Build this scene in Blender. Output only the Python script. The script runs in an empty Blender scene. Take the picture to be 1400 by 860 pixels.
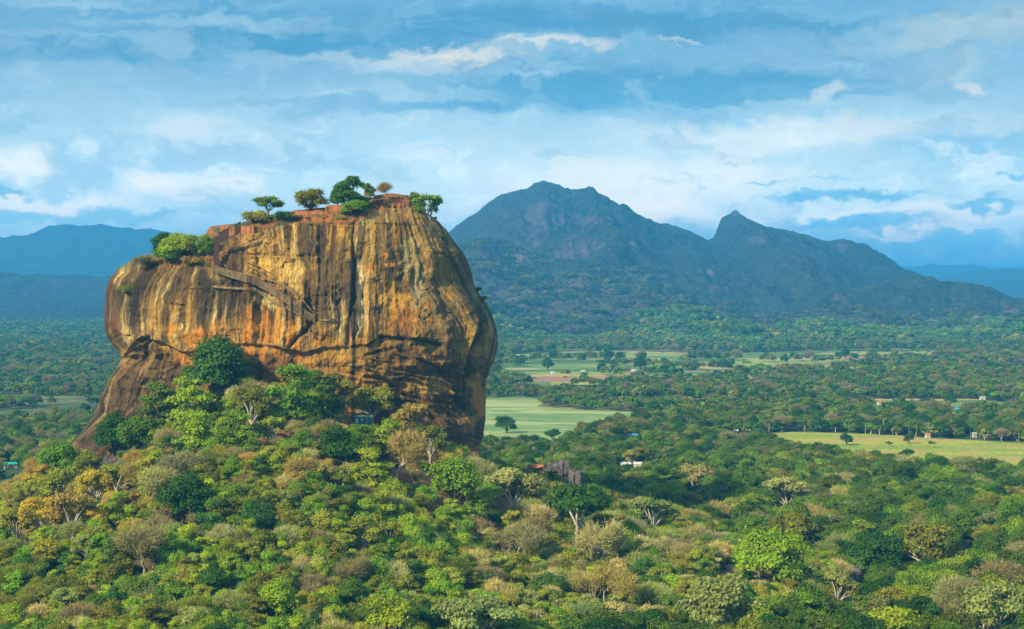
import bpy, math, random
import numpy as np
from mathutils import Vector
from mathutils.bvhtree import BVHTree

R = math.radians
C = bpy.context.scene.collection
scn = bpy.context.scene
random.seed(7)
rng = np.random.default_rng(11)

# ------------------------------------------------------------------ camera
EYE = 125.0            # height of the viewpoint above the plain
F = 2625.0             # focal length in reference pixels (1400 wide)
CX, HY = 700.0, 395.0  # reference pixel of the horizon point ahead
cam_d = bpy.data.cameras.new('camera')
cam_d.sensor_width = 36.0
cam_d.lens = 36.0 * F / 1400.0
cam_d.shift_y = -35.0 / 1400.0
cam_d.clip_start = 1.0
cam_d.clip_end = 200000.0
cam = bpy.data.objects.new('camera', cam_d)
cam.location = (0, 0, EYE)
cam.rotation_euler = (R(90), 0, 0)
C.objects.link(cam)
scn.camera = cam

# ------------------------------------------------------------------ light
SUN_EL, SUN_AZ = 32.0, -134.0      # degrees; azimuth clockwise from +Y (camera looks to +Y)
SKY_STRENGTH = 0.15
SUN_STRENGTH = 4.8
HAZE_DENSITY = 8.0e-5
HAZE_COLOR = (0.07, 0.48, 0.99, 1)
EXPOSURE = 0.6
sun_d = bpy.data.lights.new('sun', 'SUN')
sun_d.energy = SUN_STRENGTH
sun_d.angle = R(2.0)
sun_d.color = (1.0, 0.86, 0.60)
sun = bpy.data.objects.new('sun', sun_d)
az = R(SUN_AZ)
sdir = Vector((math.sin(az) * math.cos(R(SUN_EL)), math.cos(az) * math.cos(R(SUN_EL)), math.sin(R(SUN_EL))))
sun.rotation_euler = sdir.to_track_quat('Z', 'Y').to_euler()
sun.location = (0, -200, 900)
C.objects.link(sun)

scn.view_settings.view_transform = 'Standard'
scn.view_settings.look = 'None'
scn.view_settings.exposure = EXPOSURE
scn.view_settings.gamma = 1.0
scn.view_settings.use_curve_mapping = False
scn.cycles.max_bounces = 4
scn.cycles.diffuse_bounces = 2
scn.cycles.glossy_bounces = 1
scn.cycles.transmission_bounces = 2
scn.cycles.transparent_max_bounces = 4
scn.cycles.volume_bounces = 1
scn.cycles.use_denoising = True
scn.cycles.caustics_reflective = False
scn.cycles.caustics_refractive = False


# ------------------------------------------------------------------ node helper
class NT:
    def __init__(s, tree):
        s.t = tree
        s.n = tree.nodes
        s.l = tree.links

    def node(s, kind, **kw):
        n = s.n.new(kind)
        for k, v in kw.items():
            setattr(n, k, v)
        return n

    def put(s, sock, v):
        if isinstance(v, bpy.types.NodeSocket):
            s.l.new(v, sock)
        elif v is not None:
            if hasattr(sock.default_value, '__len__') and not hasattr(v, '__len__'):
                v = [v] * len(sock.default_value)
            if hasattr(sock.default_value, '__len__') and len(v) == 3 and len(sock.default_value) == 4:
                v = list(v) + [1]
            sock.default_value = v

    def m(s, op, a, b=None, c=None, clamp=False):
        n = s.node('ShaderNodeMath', operation=op, use_clamp=clamp)
        s.put(n.inputs[0], a)
        s.put(n.inputs[1], b)
        s.put(n.inputs[2], c)
        return n.outputs[0]

    def v(s, op, a, b=None, out=0):
        n = s.node('ShaderNodeVectorMath', operation=op)
        s.put(n.inputs[0], a)
        s.put(n.inputs[1], b)
        return n.outputs[out]

    def mix(s, f, a, b, blend='MIX'):
        n = s.node('ShaderNodeMix', data_type='RGBA', blend_type=blend)
        s.put(n.inputs[0], f)
        s.put(n.inputs[6], a)
        s.put(n.inputs[7], b)
        return n.outputs[2]

    def comb(s, x, y, z):
        n = s.node('ShaderNodeCombineXYZ')
        s.put(n.inputs[0], x)
        s.put(n.inputs[1], y)
        s.put(n.inputs[2], z)
        return n.outputs[0]

    def noise(s, vec, scale=1.0, detail=4, rough=0.55, dist=0.0, out=0):
        n = s.node('ShaderNodeTexNoise')
        s.put(n.inputs['Vector'], vec)
        n.inputs['Scale'].default_value = scale
        n.inputs['Detail'].default_value = detail
        n.inputs['Roughness'].default_value = rough
        n.inputs['Distortion'].default_value = dist
        return n.outputs[out]

    def step(s, v, lo, hi, a=0.0, b=1.0):
        n = s.node('ShaderNodeMapRange', interpolation_type='SMOOTHSTEP')
        s.put(n.inputs[0], v)
        s.put(n.inputs[1], lo)
        s.put(n.inputs[2], hi)
        s.put(n.inputs[3], a)
        s.put(n.inputs[4], b)
        return n.outputs[0]


# ------------------------------------------------------------------ world: Nishita sky under layered cloud
world = bpy.data.worlds.new('World')
scn.world = world
world.use_nodes = True
W = NT(world.node_tree)
W.n.clear()
wout = W.node('ShaderNodeOutputWorld')
bg = W.node('ShaderNodeBackground')
bg.inputs[1].default_value = SKY_STRENGTH
W.l.new(bg.outputs[0], wout.inputs[0])
sky = W.node('ShaderNodeTexSky', sky_type='NISHITA')
sky.sun_disc = False
sky.sun_elevation = R(SUN_EL)
sky.sun_rotation = R(SUN_AZ)
sky.altitude = 300
sky.air_density = 1.2
sky.dust_density = 1.0
tc = W.node('ShaderNodeTexCoord').outputs['Generated']
sx = W.node('ShaderNodeSeparateXYZ')
W.l.new(tc, sx.inputs[0])
AZM = W.m('ARCTAN2', sx.outputs[0], sx.outputs[1])       # azimuth, radians, 0 ahead
ELV = W.m('ARCSINE', sx.outputs[2])                       # elevation, radians
RAWA, RAWE = AZM, ELV
# warp so that cloud edges billow
for sc_a, sc_e, am_a, am_e, off in ((14, 30, .030, .012, 0.0), (55, 95, .016, .008, 5.0), (190, 260, .005, .003, 9.0)):
    wv = W.noise(W.comb(W.m('MULTIPLY', RAWA, sc_a), W.m('MULTIPLY', RAWE, sc_e), off), 1.0, 3, 0.55, 0.0, 1)
    ws = W.node('ShaderNodeSeparateXYZ')
    W.l.new(wv, ws.inputs[0])
    AZM = W.m('ADD', AZM, W.m('MULTIPLY', W.m('SUBTRACT', ws.outputs[0], 0.5), am_a * 2))
    ELV = W.m('ADD', ELV, W.m('MULTIPLY', W.m('SUBTRACT', ws.outputs[1], 0.5), am_e * 2))
nz1 = W.noise(W.comb(W.m('MULTIPLY', AZM, 16), W.m('MULTIPLY', ELV, 40), 0.0), 1.0, 7, 0.62)
nz2 = W.noise(W.comb(W.m('MULTIPLY', AZM, 5), W.m('MULTIPLY', ELV, 60), 3.3), 1.0, 8, 0.6, 0.4)
nz3 = W.noise(W.comb(W.m('MULTIPLY', AZM, 30), W.m('MULTIPLY', ELV, 55), 7.1), 1.0, 9, 0.62, 0.5)
nz4 = W.noise(W.comb(W.m('MULTIPLY', AZM, 9), W.m('MULTIPLY', ELV, 190), 9.1), 1.0, 6, 0.55, 0.2)


def blob(px, py, rx, ry, lo=1.15, hi=0.45, wob=0.9, nz=None):
    """a cloud bank given by its direction (degrees of the view) with a ragged rim"""
    a0, e0 = (px - CX) / F, (HY - py) / F
    dx = W.m('DIVIDE', W.m('SUBTRACT', AZM, a0), rx / F)
    dy = W.m('DIVIDE', W.m('SUBTRACT', ELV, e0), ry / F)
    d = W.m('SQRT', W.m('ADD', W.m('MULTIPLY', dx, dx), W.m('MULTIPLY', dy, dy)))
    d = W.m('ADD', d, W.m('MULTIPLY', W.m('SUBTRACT', nz if nz is not None else nz3, 0.5), wob * 3.0))
    return W.step(d, lo, hi)


def srgb(r, g, b, k=1.0):
    f = lambda c: ((c / 255 + 0.055) / 1.055) ** 2.4 if c > 10 else c / 255 / 12.92
    k /= SKY_STRENGTH * 2 ** EXPOSURE
    return (f(r) * k, f(g) * k, f(b) * k, 1)


BLUE = srgb(84, 156, 198)
PALE = srgb(166, 205, 222)
WHITE = srgb(222, 234, 228)
CREAM = srgb(238, 240, 228)
SLATE = srgb(116, 165, 196)
# clear sky is Nishita, mostly behind a thin overcast
col = W.mix(0.86, sky.outputs[0], BLUE)
band = W.m('ADD', W.m('MULTIPLY', nz2, 0.55), W.m('MULTIPLY', nz4, 0.45))
low = W.step(ELV, 0.145, 0.03)                             # more pale cloud towards the horizon
col = W.mix(W.m('MULTIPLY', W.step(band, 0.42, 0.66), 0.62), col, PALE)
col = W.mix(W.m('MULTIPLY', low, W.step(nz1, 0.2, 0.62, 0.35, 0.92)), col, srgb(178, 212, 222))
for args, c, k in [
    ((150, 250, 360, 130, 1.2, 0.2, 0.6), PALE, 0.75),
    ((520, 190, 260, 90, 1.2, 0.3, 0.6), PALE, 0.7),
    ((470, 165, 270, 45, 1.2, 0.3, 0.7), srgb(168, 206, 224), 0.8),
    ((760, 265, 420, 75, 1.2, 0.2, 0.6), srgb(186, 215, 222), 0.85),
    ((620, 20, 520, 22, 1.2, 0.3, 0.6, nz4), BLUE, 0.5),
    ((430, 55, 330, 28, 1.2, 0.3, 0.5, nz4), BLUE, 0.9),
    ((60, 82, 240, 22, 1.2, 0.4, 0.6, nz4), BLUE, 0.85),
    ((900, 35, 380, 26, 1.2, 0.3, 0.5, nz4), BLUE, 0.8),
    ((900, 120, 330, 36, 1.2, 0.4, 0.5, nz4), BLUE, 0.9),
    ((560, 140, 260, 16, 1.2, 0.3, 0.5, nz4), BLUE, 0.5),
    ((1330, 205, 150, 40, 1.2, 0.2, 0.6), BLUE, 0.55),
    ((1100, 335, 320, 42, 1.2, 0.2, 0.5), SLATE, 0.75),
    ((300, 35, 200, 10, 1.3, 0.2, 0.6, nz4), PALE, 0.8),
    ((90, 14, 90, 9, 1.3, 0.2, 0.7), srgb(172, 208, 226), 0.9),
    ((100, 110, 120, 30, 1.2, 0.4, 0.9), PALE, 0.5),
    ((225, 68, 60, 26, 1.1, 0.2, 1.0), PALE, 0.8),
    ((370, 80, 70, 16, 1.1, 0.2, 0.9), PALE, 0.7),
    ((250, 170, 75, 26, 1.1, 0.3, 1.0), srgb(196, 220, 228), 0.9),
    ((330, 195, 110, 26, 1.1, 0.3, 1.0), srgb(188, 214, 224), 0.8),
    ((310, 215, 170, 30, 1.2, 0.3, 0.7), srgb(146, 188, 210), 0.85),
    ((125, 225, 75, 48, 1.1, 0.4, 0.9), srgb(150, 192, 214), 0.85),
    ((20, 225, 70, 30, 1.1, 0.3, 0.9), WHITE, 0.8),
    ((270, 262, 110, 32, 1.1, 0.3, 0.8), WHITE, 0.95),
    ((90, 277, 150, 18, 1.1, 0.3, 0.8), WHITE, 0.85),
    ((20, 257, 45, 8, 1.1, 0.4, 0.9), srgb(104, 168, 204), 0.85),
    ((60, 298, 260, 10, 1.2, 0.4, 0.5), srgb(120, 178, 208), 0.7),
    ((600, 78, 150, 12, 1.3, 0.15, 0.6), CREAM, 1.0),
    ((745, 66, 85, 8, 1.3, 0.15, 0.6), CREAM, 0.95),
    ((545, 88, 90, 12, 1.1, 0.3, 0.8), srgb(190, 216, 226), 0.8),
    ((930, 55, 35, 3, 1.2, 0.4, 0.6), WHITE, 0.6),
    ((1290, 55, 190, 30, 1.15, 0.35, 0.8), srgb(184, 210, 216), 0.95),
    ((1360, 38, 90, 28, 1.1, 0.3, 0.7), srgb(196, 216, 218), 0.95),
    ((1285, 98, 75, 24, 1.1, 0.35, 0.8), srgb(178, 206, 216), 0.9),
    ((1120, 128, 18, 20, 1.4, 0.1, 0.8), WHITE, 0.6),
    ((1316, 126, 18, 9, 1.4, 0.2, 0.6), CREAM, 0.7),
    ((1200, 146, 260, 9, 1.2, 0.3, 0.5, nz4), PALE, 0.8),
    ((1060, 185, 280, 24, 1.2, 0.3, 0.6), WHITE, 0.6),
    ((1300, 180, 90, 26, 1.15, 0.3, 0.9), srgb(190, 214, 220), 0.7),
    ((900, 245, 230, 45, 1.2, 0.2, 0.7), WHITE, 0.75),
    ((850, 290, 130, 26, 1.1, 0.3, 0.7), CREAM, 0.8),
    ((1130, 300, 340, 20, 1.2, 0.3, 0.6), WHITE, 0.85),
    ((1260, 320, 120, 9, 1.2, 0.3, 0.8), CREAM, 0.8),
    ((1310, 356, 110, 8, 1.2, 0.3, 0.8), WHITE, 0.7),
    ((1140, 271, 118, 10, 1.05, 0.25, 0.45), srgb(98, 162, 202), 0.95),
    ((1150, 307, 125, 17, 1.05, 0.25, 0.5), srgb(104, 168, 206), 0.9),
    ((1340, 289, 70, 9, 1.05, 0.25, 0.5), srgb(112, 172, 208), 0.85),
    ((1340, 330, 110, 15, 1.1, 0.5, 0.7), srgb(124, 182, 212), 0.85),
    ((1058, 244, 40, 4, 1.3, 0.1, 0.4), srgb(110, 168, 204), 0.7),
    ((1145, 247, 42, 4, 1.3, 0.1, 0.4), srgb(118, 174, 206), 0.6),
    ((1002, 223, 20, 4, 1.3, 0.1, 0.4), srgb(124, 176, 206), 0.5),
    ((1375, 248, 34, 9, 1.1, 0.5, 0.7), srgb(112, 172, 208), 0.85),
    ((940, 262, 18, 10, 1.3, 0.1, 0.7), srgb(140, 186, 214), 0.4),
]:
    col = W.mix(W.m('MULTIPLY', blob(*args), k), col, c)
col = W.mix(W.m('MULTIPLY', W.step(nz3, 0.50, 0.66), W.step(ELV, 0.15, 0.04, 0.10, 0.38)), col, WHITE)
col = W.mix(W.m('MULTIPLY', W.step(nz1, 0.50, 0.66), 0.5), col, SLATE)
for args, c, k in [
    ((1140, 270, 125, 10, 1.1, 0.35, 0.45), srgb(98, 160, 196), 0.8), ((1150, 306, 130, 15, 1.1, 0.35, 0.5), srgb(104, 165, 200), 0.75),
    ((1340, 289, 75, 8, 1.1, 0.35, 0.5), srgb(112, 170, 202), 0.7), ((1330, 335, 120, 10, 1.1, 0.35, 0.5), srgb(120, 176, 206), 0.6),
    ((135, 235, 60, 40, 1.15, 0.3, 1.0), srgb(146, 184, 205), 0.55), ((320, 222, 120, 20, 1.15, 0.3, 0.9), srgb(150, 188, 208), 0.5)]:
    col = W.mix(W.m('MULTIPLY', blob(*args), k), col, c)
fine = W.step(nz3, 0.25, 0.75, 0.92, 1.08)
fine = W.m('MULTIPLY', fine, W.step(RAWE, 0.13, 0.015, 1.04, 2.1))
lowk = W.step(RAWE, 0.15, 0.02)
col = W.v('MULTIPLY', col, W.comb(W.m('MULTIPLY', fine, W.m('ADD', 1.0, W.m('MULTIPLY', lowk, 0.62))), W.m('MULTIPLY', fine, W.m('ADD', 1.0, W.m('MULTIPLY', lowk, 0.22))), fine))
# the dome overhead: broken cloud from plain noise in the direction itself
dome = W.noise(tc, 3.0, 6, 0.6, 0.3)
over = W.mix(W.step(dome, 0.42, 0.6), W.mix(0.5, sky.outputs[0], BLUE), WHITE)
col = W.mix(W.step(ELV, 0.16, 0.32), col, over)
W.l.new(col, bg.inputs[0])


# ------------------------------------------------------------------ numpy noise
def _h(ix, iy, iz, seed):
    n = (ix.astype(np.int64) * 374761393 + iy.astype(np.int64) * 668265263 + iz.astype(np.int64) * 2147483647 + seed * 974711) & 0xffffffff
    n = ((n ^ (n >> 13)) * 1274126177) & 0xffffffff
    n = ((n ^ (n >> 16)) * 2246822519) & 0xffffffff
    return ((n ^ (n >> 15)) & 0xffffff) / float(0xffffff)


def vn(x, y, seed=0):
    x = np.asarray(x, float)
    y = np.asarray(y, float)
    ix, iy = np.floor(x), np.floor(y)
    fx, fy = x - ix, y - iy
    fx = fx * fx * fx * (fx * (fx * 6 - 15) + 10)
    fy = fy * fy * fy * (fy * (fy * 6 - 15) + 10)
    z = np.zeros_like(ix)
    a, b = _h(ix, iy, z, seed), _h(ix + 1, iy, z, seed)
    c, d = _h(ix, iy + 1, z, seed), _h(ix + 1, iy + 1, z, seed)
    return (a * (1 - fx) + b * fx) * (1 - fy) + (c * (1 - fx) + d * fx) * fy


def fbm(x, y, seed=0, o=5, g=0.5, lac=2.03):
    s = 0
    a = 1
    t = 0
    for k in range(o):
        s = s + a * (vn(x, y, seed + k * 17) * 2 - 1)
        t += a
        a *= g
        x, y = x * lac + 13.7, y * lac + 5.1
    return s / t


def ridged(x, y, seed=0, o=5, g=0.5):
    s = 0
    a = 1
    t = 0
    for k in range(o):
        s = s + a * (1 - np.abs(vn(x, y, seed + k * 31) * 2 - 1) * 2)
        t += a
        a *= g
        x, y = x * 2.07 + 3.1, y * 2.07 + 9.3
    return s / t


def ss(x, a, b):
    t = np.clip((x - a) / (b - a), 0, 1)
    return t * t * (3 - 2 * t)


# ------------------------------------------------------------------ mesh helpers
def mesh_np(name, v, f, mats=(), smooth=False, col=None, fmat=None):
    """v (n,3), f (m,k) -> mesh"""
    me = bpy.data.meshes.new(name)
    v = np.asarray(v, np.float32)
    f = np.asarray(f, np.int32)
    m, k = f.shape
    me.vertices.add(len(v))
    me.vertices.foreach_set('co', v.ravel())
    me.loops.add(m * k)
    me.loops.foreach_set('vertex_index', f.ravel())
    me.polygons.add(m)
    me.polygons.foreach_set('loop_start', np.arange(m, dtype=np.int32) * k)
    me.polygons.foreach_set('loop_total', np.full(m, k, np.int32))
    me.polygons.foreach_set('use_smooth', np.full(m, smooth, bool))
    for mt in mats:
        me.materials.append(mt)
    if fmat is not None:
        me.polygons.foreach_set('material_index', np.asarray(fmat, np.int32))
    if col is not None:
        at = me.color_attributes.new('Col', 'FLOAT_COLOR', 'POINT')
        c = np.ones((len(v), 4), np.float32)
        c[:, :3] = col
        at.data.foreach_set('color', c.ravel())
    me.update(calc_edges=True)
    me.validate()
    return me


def link(name, me, parent=None, loc=None):
    o = bpy.data.objects.new(name, me)
    C.objects.link(o)
    if parent is not None:
        o.parent = parent
    if loc is not None:
        o.location = loc
    return o


def tag(o, label=None, cat=None, group=None, kind=None):
    if label:
        o['label'] = label
    if cat:
        o['category'] = cat
    if group:
        o['group'] = group
    if kind:
        o['kind'] = kind
    return o


def thing(name, label, cat, loc=(0, 0, 0), rz=0.0, group=None):
    o = bpy.data.objects.new(name, None)
    o.empty_display_size = 1
    C.objects.link(o)
    o.location = loc
    o.rotation_euler = (0, 0, rz)
    return tag(o, label, cat, group)


def grid_faces(nr, nc, wrap=False):
    r = np.arange(nr - 1)[:, None]
    c = np.arange(nc if wrap else nc - 1)[None, :]
    c2 = (c + 1) % nc
    return np.stack([r * nc + c, r * nc + c2, (r + 1) * nc + c2, (r + 1) * nc + c], -1).reshape(-1, 4)


class MB:
    """collects quads/boxes/tubes into one mesh"""

    def __init__(s):
        s.v = []
        s.f = []

    def quad(s, *p):
        n = len(s.v)
        s.v += [tuple(q) for q in p]
        s.f.append((n, n + 1, n + 2, n + 3))

    def box(s, c, d, rz=0.0):
        cx, cy, cz = c
        dx, dy, dz = d[0] / 2, d[1] / 2, d[2] / 2
        n = len(s.v)
        cr, sr = math.cos(rz), math.sin(rz)
        for z in (-dz, dz):
            for x, y in ((-dx, -dy), (dx, -dy), (dx, dy), (-dx, dy)):
                s.v.append((cx + x * cr - y * sr, cy + x * sr + y * cr, cz + z))
        for q in ((0, 3, 2, 1), (4, 5, 6, 7), (0, 1, 5, 4), (1, 2, 6, 5), (2, 3, 7, 6), (3, 0, 4, 7)):
            s.f.append(tuple(n + i for i in q))

    def tube(s, pts, rad, k=5):
        n = len(s.v)
        pts = [Vector(p) for p in pts]
        for i, p in enumerate(pts):
            d = (pts[min(i + 1, len(pts) - 1)] - pts[max(i - 1, 0)]).normalized()
            a = d.orthogonal().normalized() if i == 0 else (a - d * a.dot(d)).normalized()
            b = d.cross(a)
            r = rad[i] if hasattr(rad, '__len__') else rad
            for j in range(k):
                t = 2 * math.pi * j / k
                s.v.append(tuple(p + (a * math.cos(t) + b * math.sin(t)) * r))
        for i in range(len(pts) - 1):
            for j in range(k):
                s.f.append((n + i * k + j, n + i * k + (j + 1) % k, n + (i + 1) * k + (j + 1) % k, n + (i + 1) * k + j))

    def bar(s, a, b, w):
        s.tube([a, b], w / 2, 4)

    def mesh(s, name, m, smooth=False):
        return mesh_np(name, s.v, s.f, [m], smooth)

    def build(s, name, m, parent=None, smooth=False, loc=None):
        return link(name, s.mesh(name, m, smooth), parent, loc)


# ------------------------------------------------------------------ materials
def mat(name):
    m = bpy.data.materials.new(name)
    m.use_nodes = True
    t = NT(m.node_tree)
    b = m.node_tree.nodes['Principled BSDF']
    b.inputs['Roughness'].default_value = 0.85
    if 'Specular IOR Level' in b.inputs:
        b.inputs['Specular IOR Level'].default_value = 0.25
    return m, t, b


def plain_mat(name, c, var=0.25, scale=1.5, rough=0.8, spec=0.2):
    m, t, b = mat(name)
    co = t.node('ShaderNodeTexCoord').outputs['Object']
    n = t.noise(co, scale, 5, 0.6)
    k = t.step(n, 0.3, 0.7, 1 - var, 1 + var)
    t.put(b.inputs['Base Color'], t.v('MULTIPLY', t.comb(*c), t.comb(k, k, k)))
    b.inputs['Roughness'].default_value = rough
    b.inputs['Specular IOR Level'].default_value = spec
    return m


# rock: colour comes from the mesh's own pattern attribute plus fine noise
M_ROCK, t, b = mat('weathered_gneiss')
at = t.node('ShaderNodeAttribute', attribute_name='Col').outputs[0]
co = t.node('ShaderNodeTexCoord').outputs['Object']
sp = t.v('MULTIPLY', co, (1.0, 1.0, 0.16))
n1 = t.noise(sp, 0.9, 6, 0.7)
n2 = t.noise(co, 1.6, 6, 0.7)
k = t.m('MULTIPLY', t.step(n1, 0.28, 0.72, 0.6, 1.4), t.step(n2, 0.3, 0.7, 0.75, 1.25))
t.put(b.inputs['Base Color'], t.v('MULTIPLY', at, t.comb(k, k, k)))
b.inputs['Roughness'].default_value = 0.8
hb = t.m('ADD', t.noise(co, 0.35, 8, 0.68), t.m('MULTIPLY', t.noise(sp, 1.2, 5, 0.6), 0.5))
bp = t.node('ShaderNodeBump')
bp.inputs['Strength'].default_value = 1.0
bp.inputs['Distance'].default_value = 2.2
t.put(bp.inputs['Height'], hb)
t.put(b.inputs['Normal'], bp.outputs[0])

# ground
M_GROUND, t, b = mat('dry_forest_floor')
co = t.node('ShaderNodeTexCoord').outputs['Object']
at = t.node('ShaderNodeAttribute', attribute_name='Col').outputs[0]
n1 = t.noise(co, 0.06, 7, 0.65)
n2 = t.noise(co, 0.9, 5, 0.7)
n3 = t.noise(co, 0.0035, 5, 0.6)
k = t.m('MULTIPLY', t.step(n1, 0.3, 0.7, 0.6, 1.4), t.step(n2, 0.25, 0.75, 0.6, 1.4))
k = t.m('MULTIPLY', k, t.step(n3, 0.35, 0.65, 0.8, 1.2))
t.put(b.inputs['Base Color'], t.v('MULTIPLY', at, t.comb(k, k, k)))
bp = t.node('ShaderNodeBump')
bp.inputs['Distance'].default_value = 1.0
t.put(bp.inputs['Height'], t.noise(co, 0.5, 6, 0.7))
t.put(b.inputs['Normal'], bp.outputs[0])


def leaf_mat(name, trans=0.35):
    m = bpy.data.materials.new(name)
    m.use_nodes = True
    t = NT(m.node_tree)
    t.n.clear()
    out = t.node('ShaderNodeOutputMaterial')
    tint = t.node('ShaderNodeAttribute', attribute_name='tint', attribute_type='INSTANCER').outputs[0]
    tone = t.node('ShaderNodeAttribute', attribute_name='Col').outputs[0]
    c = t.v('MULTIPLY', tint, tone)
    d = t.node('ShaderNodeBsdfDiffuse')
    t.put(d.inputs[0], c)
    tr = t.node('ShaderNodeBsdfTranslucent')
    t.put(tr.inputs[0], t.v('MULTIPLY', c, (1.1, 1.25, 0.6)))
    mx = t.node('ShaderNodeMixShader')
    mx.inputs[0].default_value = trans
    t.l.new(d.outputs[0], mx.inputs[1])
    t.l.new(tr.outputs[0], mx.inputs[2])
    t.l.new(mx.outputs[0], out.inputs[0])
    return m


M_LEAF = leaf_mat('leaves', 0.38)
M_TWIG = leaf_mat('bare_twigs', 0.05)
M_BARK = plain_mat('brown_bark', (0.10, 0.075, 0.05), 0.3, 2)
M_PALEBARK = plain_mat('pale_bark', (0.46, 0.40, 0.29), 0.3, 2)
M_WALKWALL = plain_mat('old_plaster_wall', (0.15, 0.098, 0.045), 0.4, 0.8)
M_STONE = plain_mat('rubble_stone', (0.24, 0.155, 0.075), 0.5, 1.2)
M_RUST = plain_mat('rusty_iron', (0.07, 0.04, 0.028), 0.3, 1.5)
M_BRICK = plain_mat('red_brick', (0.34, 0.13, 0.055), 0.4, 1.0)
M_BRICKDARK = plain_mat('dark_old_brick', (0.11, 0.055, 0.035), 0.4, 1.0)
M_DARKROCK = None


# ------------------------------------------------------------------ ground height
def P(px, py, D):
    return ((px - CX) / F * D, D, EYE - (py - HY) / F * D)


ctrl = [P(*q) for q in [
    (60, 655, 860), (110, 648, 850), (180, 620, 845), (215, 590, 850), (250, 552, 850), (330, 530, 850), (400, 545, 850), (490, 579, 842),
    (560, 600, 848), (620, 645, 860), (670, 668, 880),
    (0, 752, 700), (150, 702, 720), (300, 668, 720), (450, 682, 720), (600, 752, 720), (700, 790, 720),
    (-80, 800, 720), (-40, 900, 600),
    (0, 905, 600), (200, 872, 590), (400, 868, 590), (600, 905, 600), (800, 910, 620), (1000, 925, 640),
    (700, 672, 905), (765, 680, 905), (800, 705, 900), (850, 735, 850), (900, 768, 780), (1000, 800, 740), (950, 850, 680), (780, 800, 720),
    (110, 640, 940), (400, 545, 930), (640, 650, 950)]]
for x, y in [(-330, 900), (-300, 1020), (-150, 1120), (0, 1120), (130, 1020), (210, 900), (260, 760), (330, 640), (-330, 780),
             (-420, 650), (-420, 900), (450, 900), (450, 600), (0, 1300), (-400, 1300), (400, 1300), (-500, 1100), (550, 1100)]:
    ctrl.append((x, y, -1.0))
for x, y, z in [(-205, 775, 17), (-236, 850, 4), (-225, 800, 8), (-215, 905, 12), (-250, 740, 5), (-250, 480, 4), (0, 470, 0), (250, 500, -1), (-450, 450, 0), (500, 420, -1), (0, 350, -2), (-300, 330, -2), (300, 330, -2)]:
    ctrl.append((x, y, z))
ctrl = np.array(ctrl)
_n = len(ctrl)


def _tps(r2):
    return np.where(r2 > 0, 0.5 * r2 * np.log(np.maximum(r2, 1e-9)), 0)


_s = 100.0
_p = ctrl[:, :2] / _s
_K = _tps(((_p[:, None] - _p[None]) ** 2).sum(-1)) + np.eye(_n) * 0.01
_A = np.zeros((_n + 3, _n + 3))
_A[:_n, :_n] = _K
_A[:_n, _n:] = np.c_[np.ones(_n), _p]
_A[_n:, :_n] = _A[:_n, _n:].T
_w = np.linalg.solve(_A, np.r_[ctrl[:, 2], 0, 0, 0])


def hfun(x, y):
    x = np.asarray(x, float)
    y = np.asarray(y, float)
    sh = x.shape
    xf, yf = np.ravel(x) / _s, np.ravel(y) / _s
    out = np.zeros(len(xf))
    near = (np.abs(xf) < 6) & (yf > 2.5) & (yf < 13.5)
    idx = np.nonzero(near)[0]
    for ch in np.array_split(idx, max(1, len(idx) // 20000 + 1)):
        r2 = (xf[ch, None] - _p[None, :, 0]) ** 2 + (yf[ch, None] - _p[None, :, 1]) ** 2
        out[ch] = _tps(r2) @ _w[:_n] + _w[_n] + _w[_n + 1] * xf[ch] + _w[_n + 2] * yf[ch]
    X, Y = xf * _s, yf * _s
    e = ss(X, -560, -440) * ss(X, 560, 440) * ss(Y, 260, 400) * ss(Y, 1330, 1200)
    out = np.maximum(out, 0) * e
    out += np.minimum(out / 12, 1) * (fbm(X / 26, Y / 26, 5, 4) * 3.0)
    out = np.maximum(out, 0)
    # the hill the photographer stands on
    r = np.hypot(X, Y)
    out += np.maximum(0, 116 * ss(r, 260, 12))
    return out.reshape(sh)


def ground_hit(px, py, d0=560, d1=40000):
    """distance at which the line of sight meets the ground"""
    D = np.r_[np.arange(d0, 1500, 1.5), np.arange(1500, min(d1, 12000), 8)]
    z = EYE - (py - HY) / F * D
    h = hfun((px - CX) / F * D, D)
    i = np.nonzero(z <= h)[0]
    return float(D[i[0]]) if len(i) else float(D[-1])


def sinh_axis(n, a, b, lo=-1.0, hi=1.0):
    return a * np.sinh(b * np.linspace(lo, hi, n))


gx = sinh_axis(560, 82.0, 6.9)
gx = gx * 45000 / gx.max()
gy = 760 + np.r_[-sinh_axis(150, 110.0, 4.2, 1.0, 0.004), sinh_axis(420, 110.0, 6.6, 0.0, 1.0) * 44000 / (110 * math.sinh(6.6))]
GX, GY = np.meshgrid(gx, gy)
GZ = hfun(GX, GY)
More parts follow.
